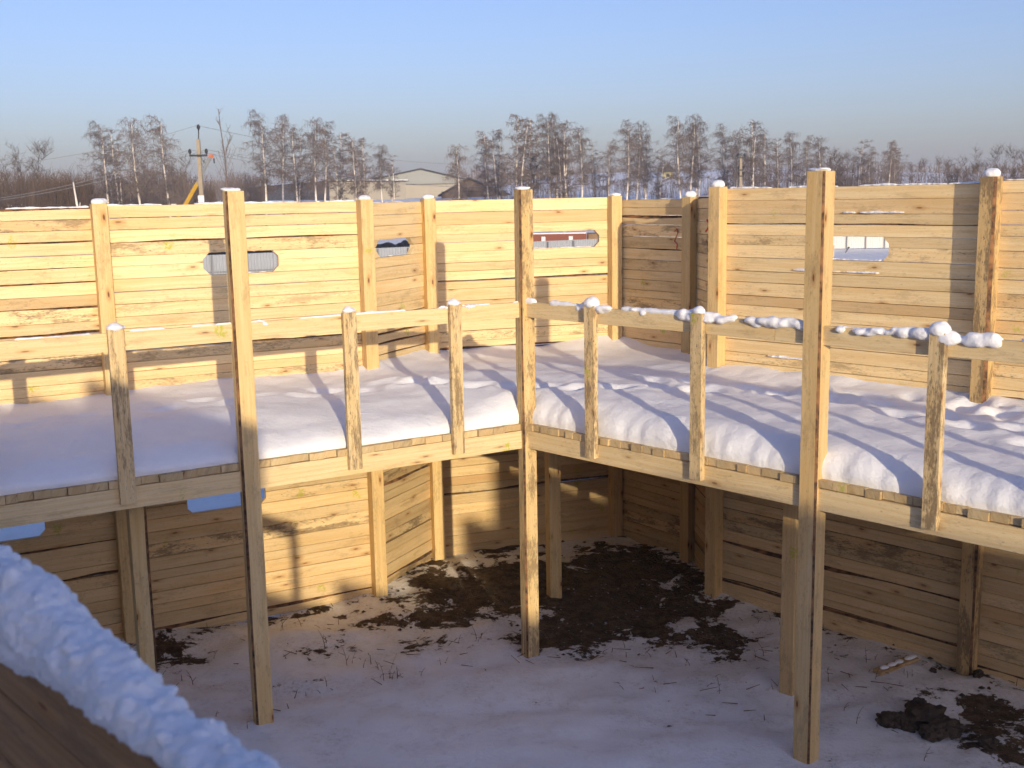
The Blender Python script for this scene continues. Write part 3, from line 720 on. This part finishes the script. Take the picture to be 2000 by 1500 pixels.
def fence(a, b, h, mat, label, sp=2.0):
    d = (b - a); L = d.length; d.normalize(); n = int(L / sp); rz = ang(d)
    root = empty('sheet_fence', (a.x, a.y, 0), rz, label, 'fence'); sh = sheet_mesh(sp - .004, h, mat); mbp = MB().box(-.03, .03, -.03, .03, -.1, h + .02); pm_ = mbp.mesh('fence_post', FPOST)
    mr = MB().box(0, sp, -.02, .02, 0, .04).mesh('fence_rail', FPOST)
    for i in range(n):
        p = a + d * (i * sp); z = terrain(p.x, p.y)
        obj('sheet', sh, root, (i * sp, .04, z + .05)); obj('fence_post', pm_, root, (i * sp + .3, -.02, z)); obj('fence_rail', mr, root, (i * sp, .005, z + h * .72))
V2 = lambda v: Vector((v.x, v.y))
fa, fb = V2(pix(250, 500, d=40)), V2(pix(1260, 470, d=49))
fence(fa, fb, 2.02, FGREY, 'grey corrugated sheet fence seen through the left slits', 1.25)
fc, fd = V2(pix(1240, 470, d=76)), V2(pix(1800, 470, d=80))
fence(fc, fd, 2.6, FCREAM, 'pale sheet fence with thin posts seen through the right wall slit', 1.25)
# black sheeting over a stack behind the grey fence
TARP = simple('black_film', (.018, .018, .02), .5, .4, 3)
def heap(pa, pb, z1, wd, label):
    a, b = V2(pa), V2(pb); L = (b - a).length; rz = ang(b - a); V = []; n, m = int(L / .12), 16
    for i in range(n + 1):
        for j in range(m + 1):
            t = j / m; c = math.pi * t; x = i * L / n; f = min(1, i / 5, (n - i) / 5) ** .5 if 0 < i < n else 0
            y = -math.cos(c) * wd; z = (math.sin(c) ** .45) * z1 * (.88 + .1 * nz(x * .7, 1) + .07 * nz(x * 4, t * 6)) * f
            V.append((x, y + .06 * nz(x * 5, t * 8), z))
    ii = np.arange((n + 1) * (m + 1)).reshape(n + 1, m + 1); F = np.stack([ii[:-1, :-1], ii[1:, :-1], ii[1:, 1:], ii[:-1, 1:]], -1).reshape(-1, 4).tolist()
    o = obj('covered_stack', mesh('covered_stack', V, F, TARP, smooth=False), None, (a.x, a.y, terrain(a.x, a.y) - .05), rz); tag(o, label, 'stack')
heap(pix(370, 480, d=46), pix(850, 480, d=50), 2.3, 1.0, 'long stack wrapped in crumpled black film beyond the grey fence')
# red container wall
REDW = simple('red_brown_wall', (.24, .085, .055), .8, .2, 1.2); WHITE = simple('white_board', (.7, .7, .7), .7, .05, 2)
a, b = V2(pix(1010, 470, d=56)), V2(pix(1146, 470, d=56)); L = (b - a).length
root = empty('container', (a.x, a.y, 0), ang(b - a), 'red-brown container beyond the grey fence with white squares on its side', 'container')
obj('body', MB().box(0, L, 0, 2.4, 0, 2.02).mesh('body', REDW), root)
for x in (1.2, 2.55): obj('panel', MB().box(x, x + .2, -.03, -.002, 1.62, 1.9).mesh('panel', WHITE), root)
obj('snow_cap', MB().box(.02, L - .02, .05, 2.35, 2.0, 2.07).mesh('snow_cap', SNOW), root)
a2 = V2(pix(1149, 470, d=56)); BRN = simple('brown_boards', (.27, .17, .09), .85, .3, 3)
o = obj('crate', MB().box(0, 2.2, 0, 1.6, 0, 2.0).box(.02, 2.18, -.03, -.001, 1.9, 1.98).mesh('crate', BRN), None, (a2.x, a2.y, 0), ang(b - a)); tag(o, 'large brown board crate next to the red-brown container', 'crate')
PALEW = simple('pale_lumber', (.55, .45, .33), .8, .2, 2)
for k in range(7):
    t = random.uniform(.1, .9); p = a + (b - a) * t; p = p + Vector((-(b - a).y, (b - a).x)).normalized() * random.uniform(.5, 1.6)
    mbk = MB(); an = random.uniform(-.5, .5); Lk = random.uniform(.8, 1.8); mbk.box(-Lk / 2, Lk / 2, -.04, .04, -.03, .03)
    o = obj('loose_board', mbk.mesh('loose_board', PALEW), None, (p.x, p.y, 2.1 + .05 * k)); o.rotation_euler = (0, random.uniform(-.35, .2), an)
    tag(o, 'pale loose board in the heap on top of the red-brown container', 'board', 'boards heaped on the container')
# little snow-topped table and a leaning stake by the pale fence
p = pix(1615, 500, z=0.05); t = empty('small_table', (p.x, p.y, 0), .2, 'small wooden table under a cap of snow by the pale fence', 'table')
obj('table_top', MB().box(-.35, .35, -.3, .3, .62, .67).mesh('table_top', PALEW), t)
for sx in (-.28, .28):
    for sy in (-.24, .24): obj('leg', MB().box(sx - .04, sx + .04, sy - .04, sy + .04, 0, .62).mesh('leg', PALEW), t)
snow_lump('snow_cap', [(0, 0, .7, .36, .3, .1), (-.05, 0, .78, .22, .2, .16)], t, vox=.03, rough=.01)
p = pix(1650, 492, z=0.05); mbk = MB().tube([(0, 0, -.1), (.22, 0, .32)], [.035, .03], 6).tube([(.18, 0, .28), (.28, 0, .34)], [.05, .05], 6)
tag(obj('leaning_stake', mbk.mesh('leaning_stake', DARKM), None, (p.x, p.y, 0), 0), 'dark leaning stake in the snow before the pale fence', 'stake')

# ------------------------------------------------------------------ buildings
BEIGE = simple('beige_render', (.40, .36, .29), .9, .1, .6); ZINC = simple('zinc_cladding', (.29, .30, .285), .5, .08, .8); ROOFD = simple('dark_roof', (.055, .055, .06), .8, .2, 1); BRNW = simple('brown_wall', (.12, .085, .065), .9, .2, 1)
def make_brick():
    k = NT('grey_brick'); tc = k.n('TexCoord').outputs['Object']; b = k.n('TexBrick'); 
    mp = k.n('Mapping'); mp.inputs['Rotation'].default_value = (math.radians(90), 0, 0); k.l(tc, mp.inputs[0]); k.l(mp.outputs[0], b.inputs['Vector'])
    b.inputs['Color1'].default_value = rgb(.16, .13, .11); b.inputs['Color2'].default_value = rgb(.24, .20, .17); b.inputs['Mortar'].default_value = rgb(.3, .28, .25); b.inputs['Scale'].default_value = 1.4
    k.col(b.outputs['Color']); k.rough(.9); return k.m
BRICK = make_brick()
# long low shed: lit end wall, dark brick side receding to the left
c0 = V2(pix(643, 370, d=150)); c1 = V2(pix(792, 370, d=158)); c2 = V2(pix(480, 378, d=215))
zb = terrain(c0.x, c0.y) - .5
zt = pix(643, 355, d=150).z
def prism(name, pts, z0, z1, mat, parent):
    n = len(pts); V = [(p.x, p.y, z0) for p in pts] + [(p.x, p.y, z1) for p in pts]
    F = [tuple(range(n))[::-1], tuple(range(n, 2 * n))] + [(i, (i + 1) % n, (i + 1) % n + n, i + n) for i in range(n)]
    return obj(name, mesh(name, V, F, mat), parent)
t = empty('low_shed', (0, 0, 0), 0, 'long low shed with a beige end wall and a grey brick side behind the birches', 'building')
back = c1 + (c2 - c0)
prism('wall', [c0, c1, back, c2], zb, zt, BRICK, t)
dn = (c1 - c0).normalized(); nn = Vector((dn.y, -dn.x))
prism('end_wall', [c0 + nn * .06, c1 + nn * .06, c1 + nn * .01, c0 + nn * .01], zb, zt - .02, BEIGE, t)
ex = .35; prism('roof', [c0 + nn * ex - dn * ex, c1 + nn * ex + dn * ex, back + dn * ex, c2 - dn * ex], zt + .003, zt + .12, ROOFD, t)
prism('snow_cap', [c0 - dn * .3 + nn * .2, c1 + dn * .3 + nn * .2, back + dn * .3, c2 - dn * .3], zt + .122, zt + .25, SNOW, t)
def gable(pl, pr, d, apx, eave_y, apex_y, base_y, depth, label, mat_up, mat_low, split_y, name, roofm):
    a, b = V2(pix(pl, eave_y, d=d)), V2(pix(pr, eave_y, d=d)); L = (b - a).length; rz = ang(b - a)
    ze = pix((pl + pr) / 2, eave_y, d=d).z; za = pix(apx, apex_y, d=d).z; z0 = terrain(a.x, a.y) - .5; zs_ = pix((pl + pr) / 2, split_y, d=d).z; xa = L * (apx - pl) / (pr - pl)
    t = empty(name, (a.x, a.y, 0), rz, label, 'building')
    V = [(0, 0, z0), (L, 0, z0), (L, 0, ze), (xa, 0, za), (0, 0, ze)]; V2_ = V + [(x, depth, z) for x, y, z in V]
    F = [(0, 1, 2, 3, 4), (9, 8, 7, 6, 5), (0, 5, 6, 1), (1, 6, 7, 2), (4, 9, 5, 0), (2, 7, 8, 3), (3, 8, 9, 4)]
    obj('wall', mesh('wall', V2_, F, mat_up), t)
    obj('lower_wall', MB().box(.05, L - .05, -.06, -.01, z0, zs_).mesh('lower_wall', mat_low), t)
    for k in range(int(L / .6)):   # cladding ribs
        x = .3 + k * .6; top = ze + (za - ze) * (x / xa if x < xa else (L - x) / (L - xa)) - .15
        if top > zs_ + .1: obj('cladding_rib', MB().box(x - .03, x + .03, -.05, -.005, zs_ + .12, top).mesh('cladding_rib', mat_up), t)
    obj('ledge', MB().box(0, L, -.12, -.062, zs_ + .003, zs_ + .1).mesh('ledge', roofm), t)
    for (x0, zz0, x1, zz1) in ((-.4, ze - .12, xa, za), (xa, za, L + .4, ze - .12)):
        v = [(x0, -.4, zz0 + .02), (x1, -.4, zz1 + .02), (x1, depth + .3, zz1 + .02), (x0, depth + .3, zz0 + .02)]; v += [(x, y, z + .18) for x, y, z in v]
        obj('roof_slope', mesh('roof_slope', v, [(3, 2, 1, 0), (4, 5, 6, 7), (0, 1, 5, 4), (1, 2, 6, 5), (2, 3, 7, 6), (3, 0, 4, 7)], roofm), t)
    return t
gable(690, 925, 175, 822, 357, 331, 386, 24, 'wide metal warehouse with a shallow gable and beige lower wall', ZINC, BEIGE, 361, 'warehouse', ROOFD)
t = gable(862, 990, 135, 916, 381, 349, 392, 12, 'dark brown barn with a steep black gable roof beside the warehouse', BRNW, BRNW, 375, 'barn', ROOFD)
# hut on the slope
HUTW = simple('hut_boards', (.42, .38, .20), .85, .15, 2)
hp = pix(1305, 348, d=182); hz = hp.z
t = empty('hillside_hut', (hp.x, hp.y, 0), -.2, 'small yellowish hut with a dark pointed roof on the snowy slope', 'hut')
obj('wall', MB().box(-.8, .8, -.8, .8, terrain(hp.x, hp.y) - .3, hz + 1.0).mesh('wall', HUTW), t)
obj('roof', mesh('roof', [(-1.4, -1.2, hz + .95), (1.4, -1.2, hz + .95), (1.4, 1.2, hz + .95), (-1.4, 1.2, hz + .95), (0, -1.2, hz + 2.2), (0, 1.2, hz + 2.2)], [(3, 2, 1, 0), (0, 1, 4), (2, 3, 5), (1, 2, 5, 4), (3, 0, 4, 5)], ROOFD), t)
obj('window', MB().box(-.25, .25, -.85, -.802, hz + .2, hz + .7).mesh('window', DARKM), t)

# ------------------------------------------------------------------ poles, wires, boom
def pole(px_, ytop, ybase, d, r, label, arms, strut=None, pin=0, mat=CONC, rz=0):
    pt = pix(px_, ytop, d=d); z0 = terrain(pt.x, pt.y) - .3
    t = empty('utility_pole', (pt.x, pt.y, 0), rz, label, 'pole'); H = pt.z
    obj('shaft', MB().box(-r, r, -r, r, z0, H).mesh('shaft', mat), t)
    sh = t.children[0].data
    for v in sh.vertices:
        if v.co.z > H - .01: v.co.x *= .72; v.co.y *= .72
    for (z, L) in arms:
        am = obj('crossarm', MB().box(-L, L, -r - .07, -r - .005, z - .05, z + .05).mesh('crossarm', DARKM), t)
        for s in (-1, 1): obj('insulator', MB().tube([(s * L * .93, -r - .04, z + .05), (s * L * .93, -r - .04, z + .2), (s * L * .93, -r - .04, z + .34)], [.03, .09, .05], 8).mesh('insulator', DARKM), t)
    if pin: obj('insulator', MB().tube([(.02, 0, H - .02), (.05, 0, H + .45), (.05, 0, H + .6), (.05, 0, H + .75)], [.03, .03, .10, .05], 8).mesh('insulator', DARKM), t)
    if strut: obj('strut', MB().tube([(0, .1, strut[0]), (strut[1], .1, z0)], .1, 6).mesh('strut', mat), t)
    return t, pt
P1, p1t = pole(387, 272, 395, 62, .12, 'square concrete pole with one crossarm and a top pin, beside the yellow boom', [(pix(387, 304, d=62).z, .46)], pin=1)
P2, p2t = pole(1447, 306, 372, 92, .12, 'distant pole with stacked dark crossarms and a slanted strut', [(pix(1447, 308, d=92).z, .28), (pix(1447, 332, d=92).z, .22), (pix(1447, 344, d=92).z, .2)], strut=(pix(1447, 345, d=92).z, .75))
p = pix(388, 390, d=61.7); obj('notice', MB().box(-.16, .16, -.16, -.135, p.z - .4, p.z + .22).mesh('notice', WHITE), P1)
def wire(a, b, sag, label):
    pts = [a.lerp(b, i / 16) - Vector((0, 0, sag * 4 * (i / 16) * (1 - i / 16))) for i in range(17)]
    tag(obj('power_line', MB().tube(pts, .011, 4, False).mesh('power_line', GREYM)), label, 'wire', 'overhead wires')
zc = pix(387, 300, d=62).z + .2; top1 = Vector((p1t.x, p1t.y, p1t.z + .7))
L_end = pix(-140, 330, d=70); R_end = pix(980, 318, d=125)
wire(top1, L_end, .5, 'overhead wire running left from the top of the concrete pole'); wire(top1, R_end, .8, 'overhead wire running right from the top of the concrete pole')
for s in (-.43, .43):
    a = Vector((p1t.x + s, p1t.y - .15, zc)); wire(a, L_end + Vector((s, 0, -2.0)), .5, 'overhead wire running left from the crossarm of the concrete pole'); wire(a, R_end + Vector((s, 0, -2.4)), .8, 'overhead wire running right from the crossarm of the concrete pole')
# crane boom
b0, b1, b2 = pix(355, 412, d=84), pix(386, 357, d=84), pix(412, 305, d=84)
t = empty('crane_boom', (b0.x, b0.y, 0), 0, 'raised yellow crane boom with a grey upper arm and orange tip behind the concrete pole', 'crane boom')
org = Vector((b0.x, b0.y, 0))
def bar(name, a, b, r, mat):
    return obj(name, MB().tube([a - org, b - org], [r, r], 4).mesh(name, mat), t)
bar('lower_boom', b0 - (b1 - b0) * .6, b1, .13, YEL); bar('upper_boom', b1 - (b2 - b1) * .05, b2, .13, GREYM); bar('boom_tip', b2 - Vector((.14, 0, .05)), b2 + Vector((.16, 0, .02)), .15, ORNG); bar('hook', b2 + Vector((.2, 0, -.15)), b2 + Vector((.2, 0, -.5)), .05, DARKM)
gz = terrain(b0.x, b0.y)
bs = b0 - (b1 - b0) * .6
obj('turret', MB().box(bs.x - org.x - .8, bs.x - org.x + .8, bs.y - org.y - .8, bs.y - org.y + .8, gz - .1, bs.z + .2).mesh('turret', YEL), t)
# straw-coloured mound
MOUND = simple('dry_grass', (.20, .15, .075), .95, .4, 6)
mp_ = pix(262, 392, d=95); V = []; n, m = 24, 12
for i in range(n):
    for j in range(m + 1):
        a = 2 * math.pi * i / n; r = j / m; R_ = 3.2 * (1 + .12 * nz(math.cos(a), math.sin(a))); V.append((math.cos(a) * r * R_, math.sin(a) * r * R_, (math.cos(r * math.pi) * .5 + .5) * 3.0 + .2 * nz(math.cos(a) * r * 4, math.sin(a) * r * 4) - .1))
F = [(i * (m + 1) + j, i * (m + 1) + j + 1, ((i + 1) % n) * (m + 1) + j + 1, ((i + 1) % n) * (m + 1) + j) for i in range(n) for j in range(m)]
tag(obj('mound', mesh('mound', V, F, MOUND, smooth=True), None, (mp_.x, mp_.y, terrain(mp_.x, mp_.y) - .2)), 'low mound of dry straw-coloured grass among the left birches', kind='structure')

# ------------------------------------------------------------------ trees
class TW:
    """fast collector of thin three-sided sticks"""
    def __init__(s): s.a = []; s.b = []; s.ra = []; s.rb = []
    def add(s, a, b, ra, rb): s.a.append(a); s.b.append(b); s.ra.append(ra); s.rb.append(rb)
    def mesh(s, name, mat):
        A = np.array(s.a); B = np.array(s.b); ra = np.array(s.ra)[:, None]; rb = np.array(s.rb)[:, None]; t = B - A; t /= np.linalg.norm(t, axis=1, keepdims=True) + 1e-9
        ref = np.where(np.abs(t[:, 2:3]) < .9, np.array([[0, 0, 1.]]), np.array([[1., 0, 0]])); u = np.cross(t, ref); u /= np.linalg.norm(u, axis=1, keepdims=True); v = np.cross(t, u)
        vs = []
        for c in (0, 2.094, 4.189):
            o_ = u * math.cos(c) + v * math.sin(c); vs += [A + o_ * ra, B + o_ * rb]
        n = len(A); V = np.stack(vs, 1).reshape(-1, 3); k = np.arange(n)[:, None] * 6
        F = np.concatenate([k + np.array([[0, 2, 3, 1]]), k + np.array([[2, 4, 5, 3]]), k + np.array([[4, 0, 1, 5]])], 0)
        me = bpy.data.meshes.new(name); me.from_pydata(V.tolist(), [], F.tolist()); me.materials.append(mat); me.update(); return me
def R(a, b): return random.uniform(a, b)
def birch_proto(H, nb, forks, weep, tw=1.0, first=.3, spread=1.0):
    nb = int(nb * 1.25); spread *= 1.12
    trunk = MB(); tws = TW()
    stems = [(0, 0, R(-.04, .04), 1.0)] + [(R(-.02, .02), R(-.02, .02), R(-.16, .16), R(.75, .95)) for _ in range(forks)]
    for (ox, oy, ln, hs) in stems:
        Hh = H * hs; pts = []; ph = R(0, 6); la = R(0, 6.28)
        for i in range(9):
            t = i / 8; pts.append(Vector((ox * H + math.cos(la) * ln * Hh * t + .012 * H * math.sin(t * 5 + ph), oy * H + math.sin(la) * ln * Hh * t + .012 * H * math.cos(t * 4 + ph), Hh * t - .3)))
        trunk.tube(pts, [.0165 * H * hs * (1 - .85 * i / 8) * .72 + .008 for i in range(9)], 6)
        n = int(nb * hs)
        for k in range(n):
            t = first + (1 - first) * ((k + R(0, 1)) / n) ** 1.15; t = min(t, .99); f = t * 8; i = int(f); p = pts[i].lerp(pts[min(i + 1, 8)], f - i)
            az = R(0, 6.28); L = H * (.115 + .19 * (1 - t)) * R(.55, 1.2) * spread * min(1, .45 + (t - first) * 3.5); el = R(.5, 1.15); r = .0042 * H * (1 - t) + .012
            d = Vector((math.cos(az) * math.cos(el), math.sin(az) * math.cos(el), math.sin(el))); q = p; seg = 4
            for j in range(seg):
                d2 = (d + Vector((R(-.15, .15), R(-.15, .15), -(.18 + .3 * weep) * j))).normalized(); q2 = q + d2 * (L / seg)
                tws.add(q, q2, r * (1 - j / seg * .7), r * (1 - (j + 1) / seg * .7))
                for _ in range(3):
                    a2 = R(0, 6.28); e2 = R(-.2, .9); s = q.lerp(q2, R(0, 1)); Ls = L * R(.22, .5)
                    dd = Vector((math.cos(a2) * math.cos(e2), math.sin(a2) * math.cos(e2), math.sin(e2))) ; s2 = s + dd * Ls; tws.add(s, s2, r * .5, .009)
                    for _ in range(int(5 * tw)):
                        b = s.lerp(s2, R(.2, 1)); a3 = R(0, 6.28); Lt = R(.035, .105) * H
                        o1 = b + Vector((math.cos(a3) * .45, math.sin(a3) * .45, R(-.2, .5) * (1 - weep) + R(-.5, .1) * weep)) * Lt * .6
                        o2 = o1 + Vector((math.cos(a3) * .15, math.sin(a3) * .15, R(.3, 1) * (1 - weep) - R(.5, 1.1) * weep)) * Lt * .8
                        tws.add(b, o1, .010, .008); tws.add(o1, o2, .008, .006)
                q = q2
    return trunk.mesh('trunk', BIRCH, True), tws.mesh('crown', TWIG), H
random.seed(21)
def true_h(p): return p[0], p[1], max(max(v.co.z for v in p[1].vertices), max(v.co.z for v in p[0].vertices))
protos = {'a': birch_proto(11, 28, 0, .8, .8, .34, 1.15), 'b': birch_proto(11, 22, 1, .7, .8, .3, 1.1), 'c': birch_proto(10, 17, 2, .7, .8, .28, 1.05), 'd': birch_proto(11, 26, 0, .95, .8, .42, 1.1), 'e': birch_proto(9, 20, 1, .4, .6, .25, .9)}
def shrub_proto(H, n):
    trunk = MB(); tws = TW()
    for s in range(n):
        az = R(0, 6.28); ln = R(.05, .45); L = H * R(.6, 1); pts = []
        for i in range(5):
            t = i / 4; pts.append(Vector((math.cos(az) * ln * L * t, math.sin(az) * ln * L * t, L * t - .3 - .1 * L * ln * t * t)))
        trunk.tube(pts[:4], [.05, .04, .03, .018], 5)
        for k in range(26):
            t = R(.2, 1); f = t * 4; i = min(3, int(f)); p = pts[i].lerp(pts[i + 1], f - i); a2 = R(0, 6.28); e2 = R(.4, 1.2); Lb = H * R(.08, .25) * (1.2 - t * .6)
            q = p + Vector((math.cos(a2) * math.cos(e2), math.sin(a2) * math.cos(e2), math.sin(e2))) * Lb; tws.add(p, q, .018, .01)
            for _ in range(9):
                b = p.lerp(q, R(.2, 1)); a3 = R(0, 6.28); e3 = R(.2, 1.3); Lt = H * R(.04, .12); tws.add(b, b + Vector((math.cos(a3) * math.cos(e3), math.sin(a3) * math.cos(e3), math.sin(e3))) * Lt, .011, .007)
    return trunk.mesh('trunk', TWIGB, True), tws.mesh('crown', TWIGB), H
protos['s'] = shrub_proto(7, 6); protos['t'] = shrub_proto(9, 4)
def thin_proto(H):
    trunk = MB(); tws = TW(); pts = [Vector((.02 * H * math.sin(i * .9), .015 * H * math.cos(i), H * i / 8 - .3)) for i in range(9)]
    trunk.tube(pts, [.09 * (1 - i / 9) + .012 for i in range(9)], 6)
    for k in range(26):
        t = R(.3, .97); f = t * 8; i = int(f); p = pts[i].lerp(pts[i + 1], f - i); az = R(0, 6.28); L = H * R(.1, .28) * (1.05 - t) * 1.6; q = p + Vector((math.cos(az) * .45, math.sin(az) * .45, .9)) * L; tws.add(p, q, .03 * (1.1 - t), .01)
        for _ in range(5):
            b = p.lerp(q, R(.2, 1)); a3 = R(0, 6.28); tws.add(b, b + Vector((math.cos(a3) * .5, math.sin(a3) * .5, .8)) * H * R(.02, .07), .01, .006)
    return trunk.mesh('trunk', TWIG, True), tws.mesh('crown', TWIG), H
protos['n'] = thin_proto(10)
SHARED = {'a': 'bare drooping single-trunked birch', 'b': 'bare two-stemmed birch', 'c': 'bare birch forking into several pale stems', 'd': 'bare long-trunked birch with hanging twigs', 'e': 'small thin bare birch with sparse twigs', 's': 'bare many-stemmed shrub', 't': 'bushy bare grey tree with spreading limbs'}
ZONES = [(120, 'beside the brown thicket'), (380, 'near the straw-coloured mound'), (640, 'before the brick side of the low shed'), (860, 'before the beige end wall of the shed'), (1000, 'beside the dark barn'), (1200, 'on the snowy slope by the barn'), (1400, 'on the snowy slope around the hut'), (1560, 'around the pole with the strut'), (1800, 'behind the pale fence'), (2100, 'in the low scrub beyond the right wall')]
def zone_label(px_, kind): return SHARED[kind] + ' ' + next(t for x, t in ZONES if px_ < x)
protos = {k: true_h(v) for k, v in protos.items()}
def tree(px_, ytop, d, kind, label=None, group='bare trees beyond the wall', sx=1.0):
    tr, crn, H = protos[kind]; top = pix(px_, ytop, d=d); z0 = terrain(top.x, top.y); k = (top.z - z0 + .25) / H
    name = {'s': 'bare_shrub', 't': 'bare_tree', 'n': 'slender_tree'}.get(kind, 'birch_tree')
    root = empty(name, (top.x, top.y, z0), R(0, 6.28), label or zone_label(px_, kind), 'shrub' if kind == 's' else 'tree', group); root.scale = (k * sx, k * sx, k)
    obj('trunk', tr, root); obj('crown', crn, root)
T_ = [(20, 300, 118, 't'), (48, 268, 112, 't'), (196, 240, 100, 'a'), (222, 252, 106, 'e'), (262, 232, 98, 'd'), (318, 228, 96, 'a'), (345, 300, 110, 's'), (508, 218, 104, 'a'), (545, 226, 112, 'd'), (572, 252, 106, 'b'), (610, 232, 100, 'd'), (628, 240, 108, 'a'), (660, 262, 110, 'e'), (690, 265, 106, 'a'), (708, 272, 114, 'b'), (742, 285, 112, 'd'), (765, 305, 118, 'e'),
      (893, 286, 96, 'd'), (950, 258, 116, 'a'), (975, 255, 110, 'b'), (1008, 226, 104, 'b'), (1030, 232, 112, 'c'), (1070, 226, 106, 'a'), (1086, 222, 112, 'd'), (1108, 238, 104, 'c'), (1136, 250, 108, 'd'), (1160, 284, 120, 'e'), (1190, 275, 112, 'a'), (1222, 238, 104, 'a'), (1245, 240, 110, 'd'), (1264, 268, 116, 'b'), (1288, 296, 108, 'e'), (1330, 228, 104, 'a'), (1350, 226, 108, 'd'), (1366, 240, 112, 'b'), (1410, 245, 106, 'a'), (1440, 258, 112, 'd'), (1466, 237, 102, 'c'), (1494, 250, 108, 'a'), (1520, 272, 116, 'e'), (1548, 260, 108, 'd'), (1572, 268, 114, 'a'), (1604, 270, 106, 'd'), (1632, 290, 116, 's'), (1660, 292, 112, 't'), (1682, 276, 108, 'e'), (1702, 290, 114, 'a'), (1738, 278, 104, 'd'), (1752, 296, 112, 'b'), (1784, 312, 112, 't'), (1842, 304, 112, 't'), (1868, 320, 118, 's'), (1892, 306, 112, 's'), (1930, 280, 114, 't'), (1962, 290, 112, 't'), (1995, 312, 108, 's')]
for q in T_: tree(*q)
tree(430, 212, 92, 'n', 'tall slender bare tree with few limbs to the right of the concrete pole')
# dead broken birch trunk
p = pix(146, 356, d=98); z0 = terrain(p.x, p.y); mbk = MB().tube([(0, 0, -.3), (.1, 0, (p.z - z0) * .5), (-.12, 0, p.z - z0)], [.13, .11, .05], 6).tube([(.08, 0, (p.z - z0) * .45), (.3, 0, (p.z - z0) * .68)], [.06, .03], 5)
tag(obj('dead_trunk', mbk.mesh('dead_trunk', BIRCH, True), None, (p.x, p.y, z0)), 'broken pale dead birch trunk standing before the brown thicket', 'tree')
# thickets and far woods
def thicket(name, spots, n, mat, label, r=(.012, .028)):
    t = TW()
    for _ in range(n):
        (x0, x1, d0, d1, y0, y1) = random.choice(spots); px_ = R(x0, x1); d = R(d0, d1); top = pix(px_, R(y0, y1) + 6 * nz(px_ * .06, 3), d=d); z0 = terrain(top.x, top.y) - .1; b = Vector((top.x + R(-.4, .4), top.y + R(-.4, .4), z0))
        rr_ = R(*r); m = b.lerp(top, .6) + Vector((R(-.15, .15), R(-.15, .15), 0)); t.add(b, m, rr_, rr_ * .7); t.add(m, top, rr_ * .7, rr_ * .3)
        for _ in range(3):
            s = b.lerp(top, R(.3, .9)); L = (top.z - z0) * R(.12, .35); a = R(0, 6.28); t.add(s, s + Vector((math.cos(a) * .5, math.sin(a) * .5, .8)) * L, rr_ * .5, rr_ * .25)
    tag(obj(name, t.mesh(name, mat)), label, 'thicket', kind='stuff')
thicket('brown_thicket', [(-60, 180, 104, 120, 330, 372), (60, 175, 100, 108, 345, 375), (170, 420, 118, 130, 345, 380)], 3000, TWIGB, 'brown leafless thicket at the left beyond the wall')
thicket('tree_undergrowth', [(270, 365, 104, 112, 325, 370), (440, 520, 112, 125, 335, 375), (940, 1420, 112, 128, 335, 380), (1400, 1760, 110, 128, 300, 350), (1600, 2060, 112, 130, 312, 350)], 2500, TWIG, 'leafless undergrowth between the birches')
thicket('far_woods', [(-80, 500, 230, 330, 335, 362), (380, 500, 260, 360, 352, 368), (900, 1450, 250, 360, 322, 338), (1400, 2080, 230, 330, 318, 342)], 3000, TWIG, 'distant band of bare woods on the horizon', (.05, .11))

# ------------------------------------------------------------------ the cold winter air
hz_m = bpy.data.materials.new('winter_haze'); hz_m.use_nodes = True; ht = hz_m.node_tree; ht.nodes.clear()
pv = ht.nodes.new('ShaderNodeVolumePrincipled'); pv.inputs['Color'].default_value = (.80, .86, 1.0, 1); pv.inputs['Density'].default_value = .0009; pv.inputs['Anisotropy'].default_value = .0
ho = ht.nodes.new('ShaderNodeOutputMaterial'); ht.links.new(pv.outputs[0], ho.inputs['Volume'])
tag(obj('haze', MB().box(-1800, 1800, -1800, 1800, -2.5, 32).mesh('haze', hz_m)), 'thin bluish winter haze over the site', 'haze', kind='stuff')
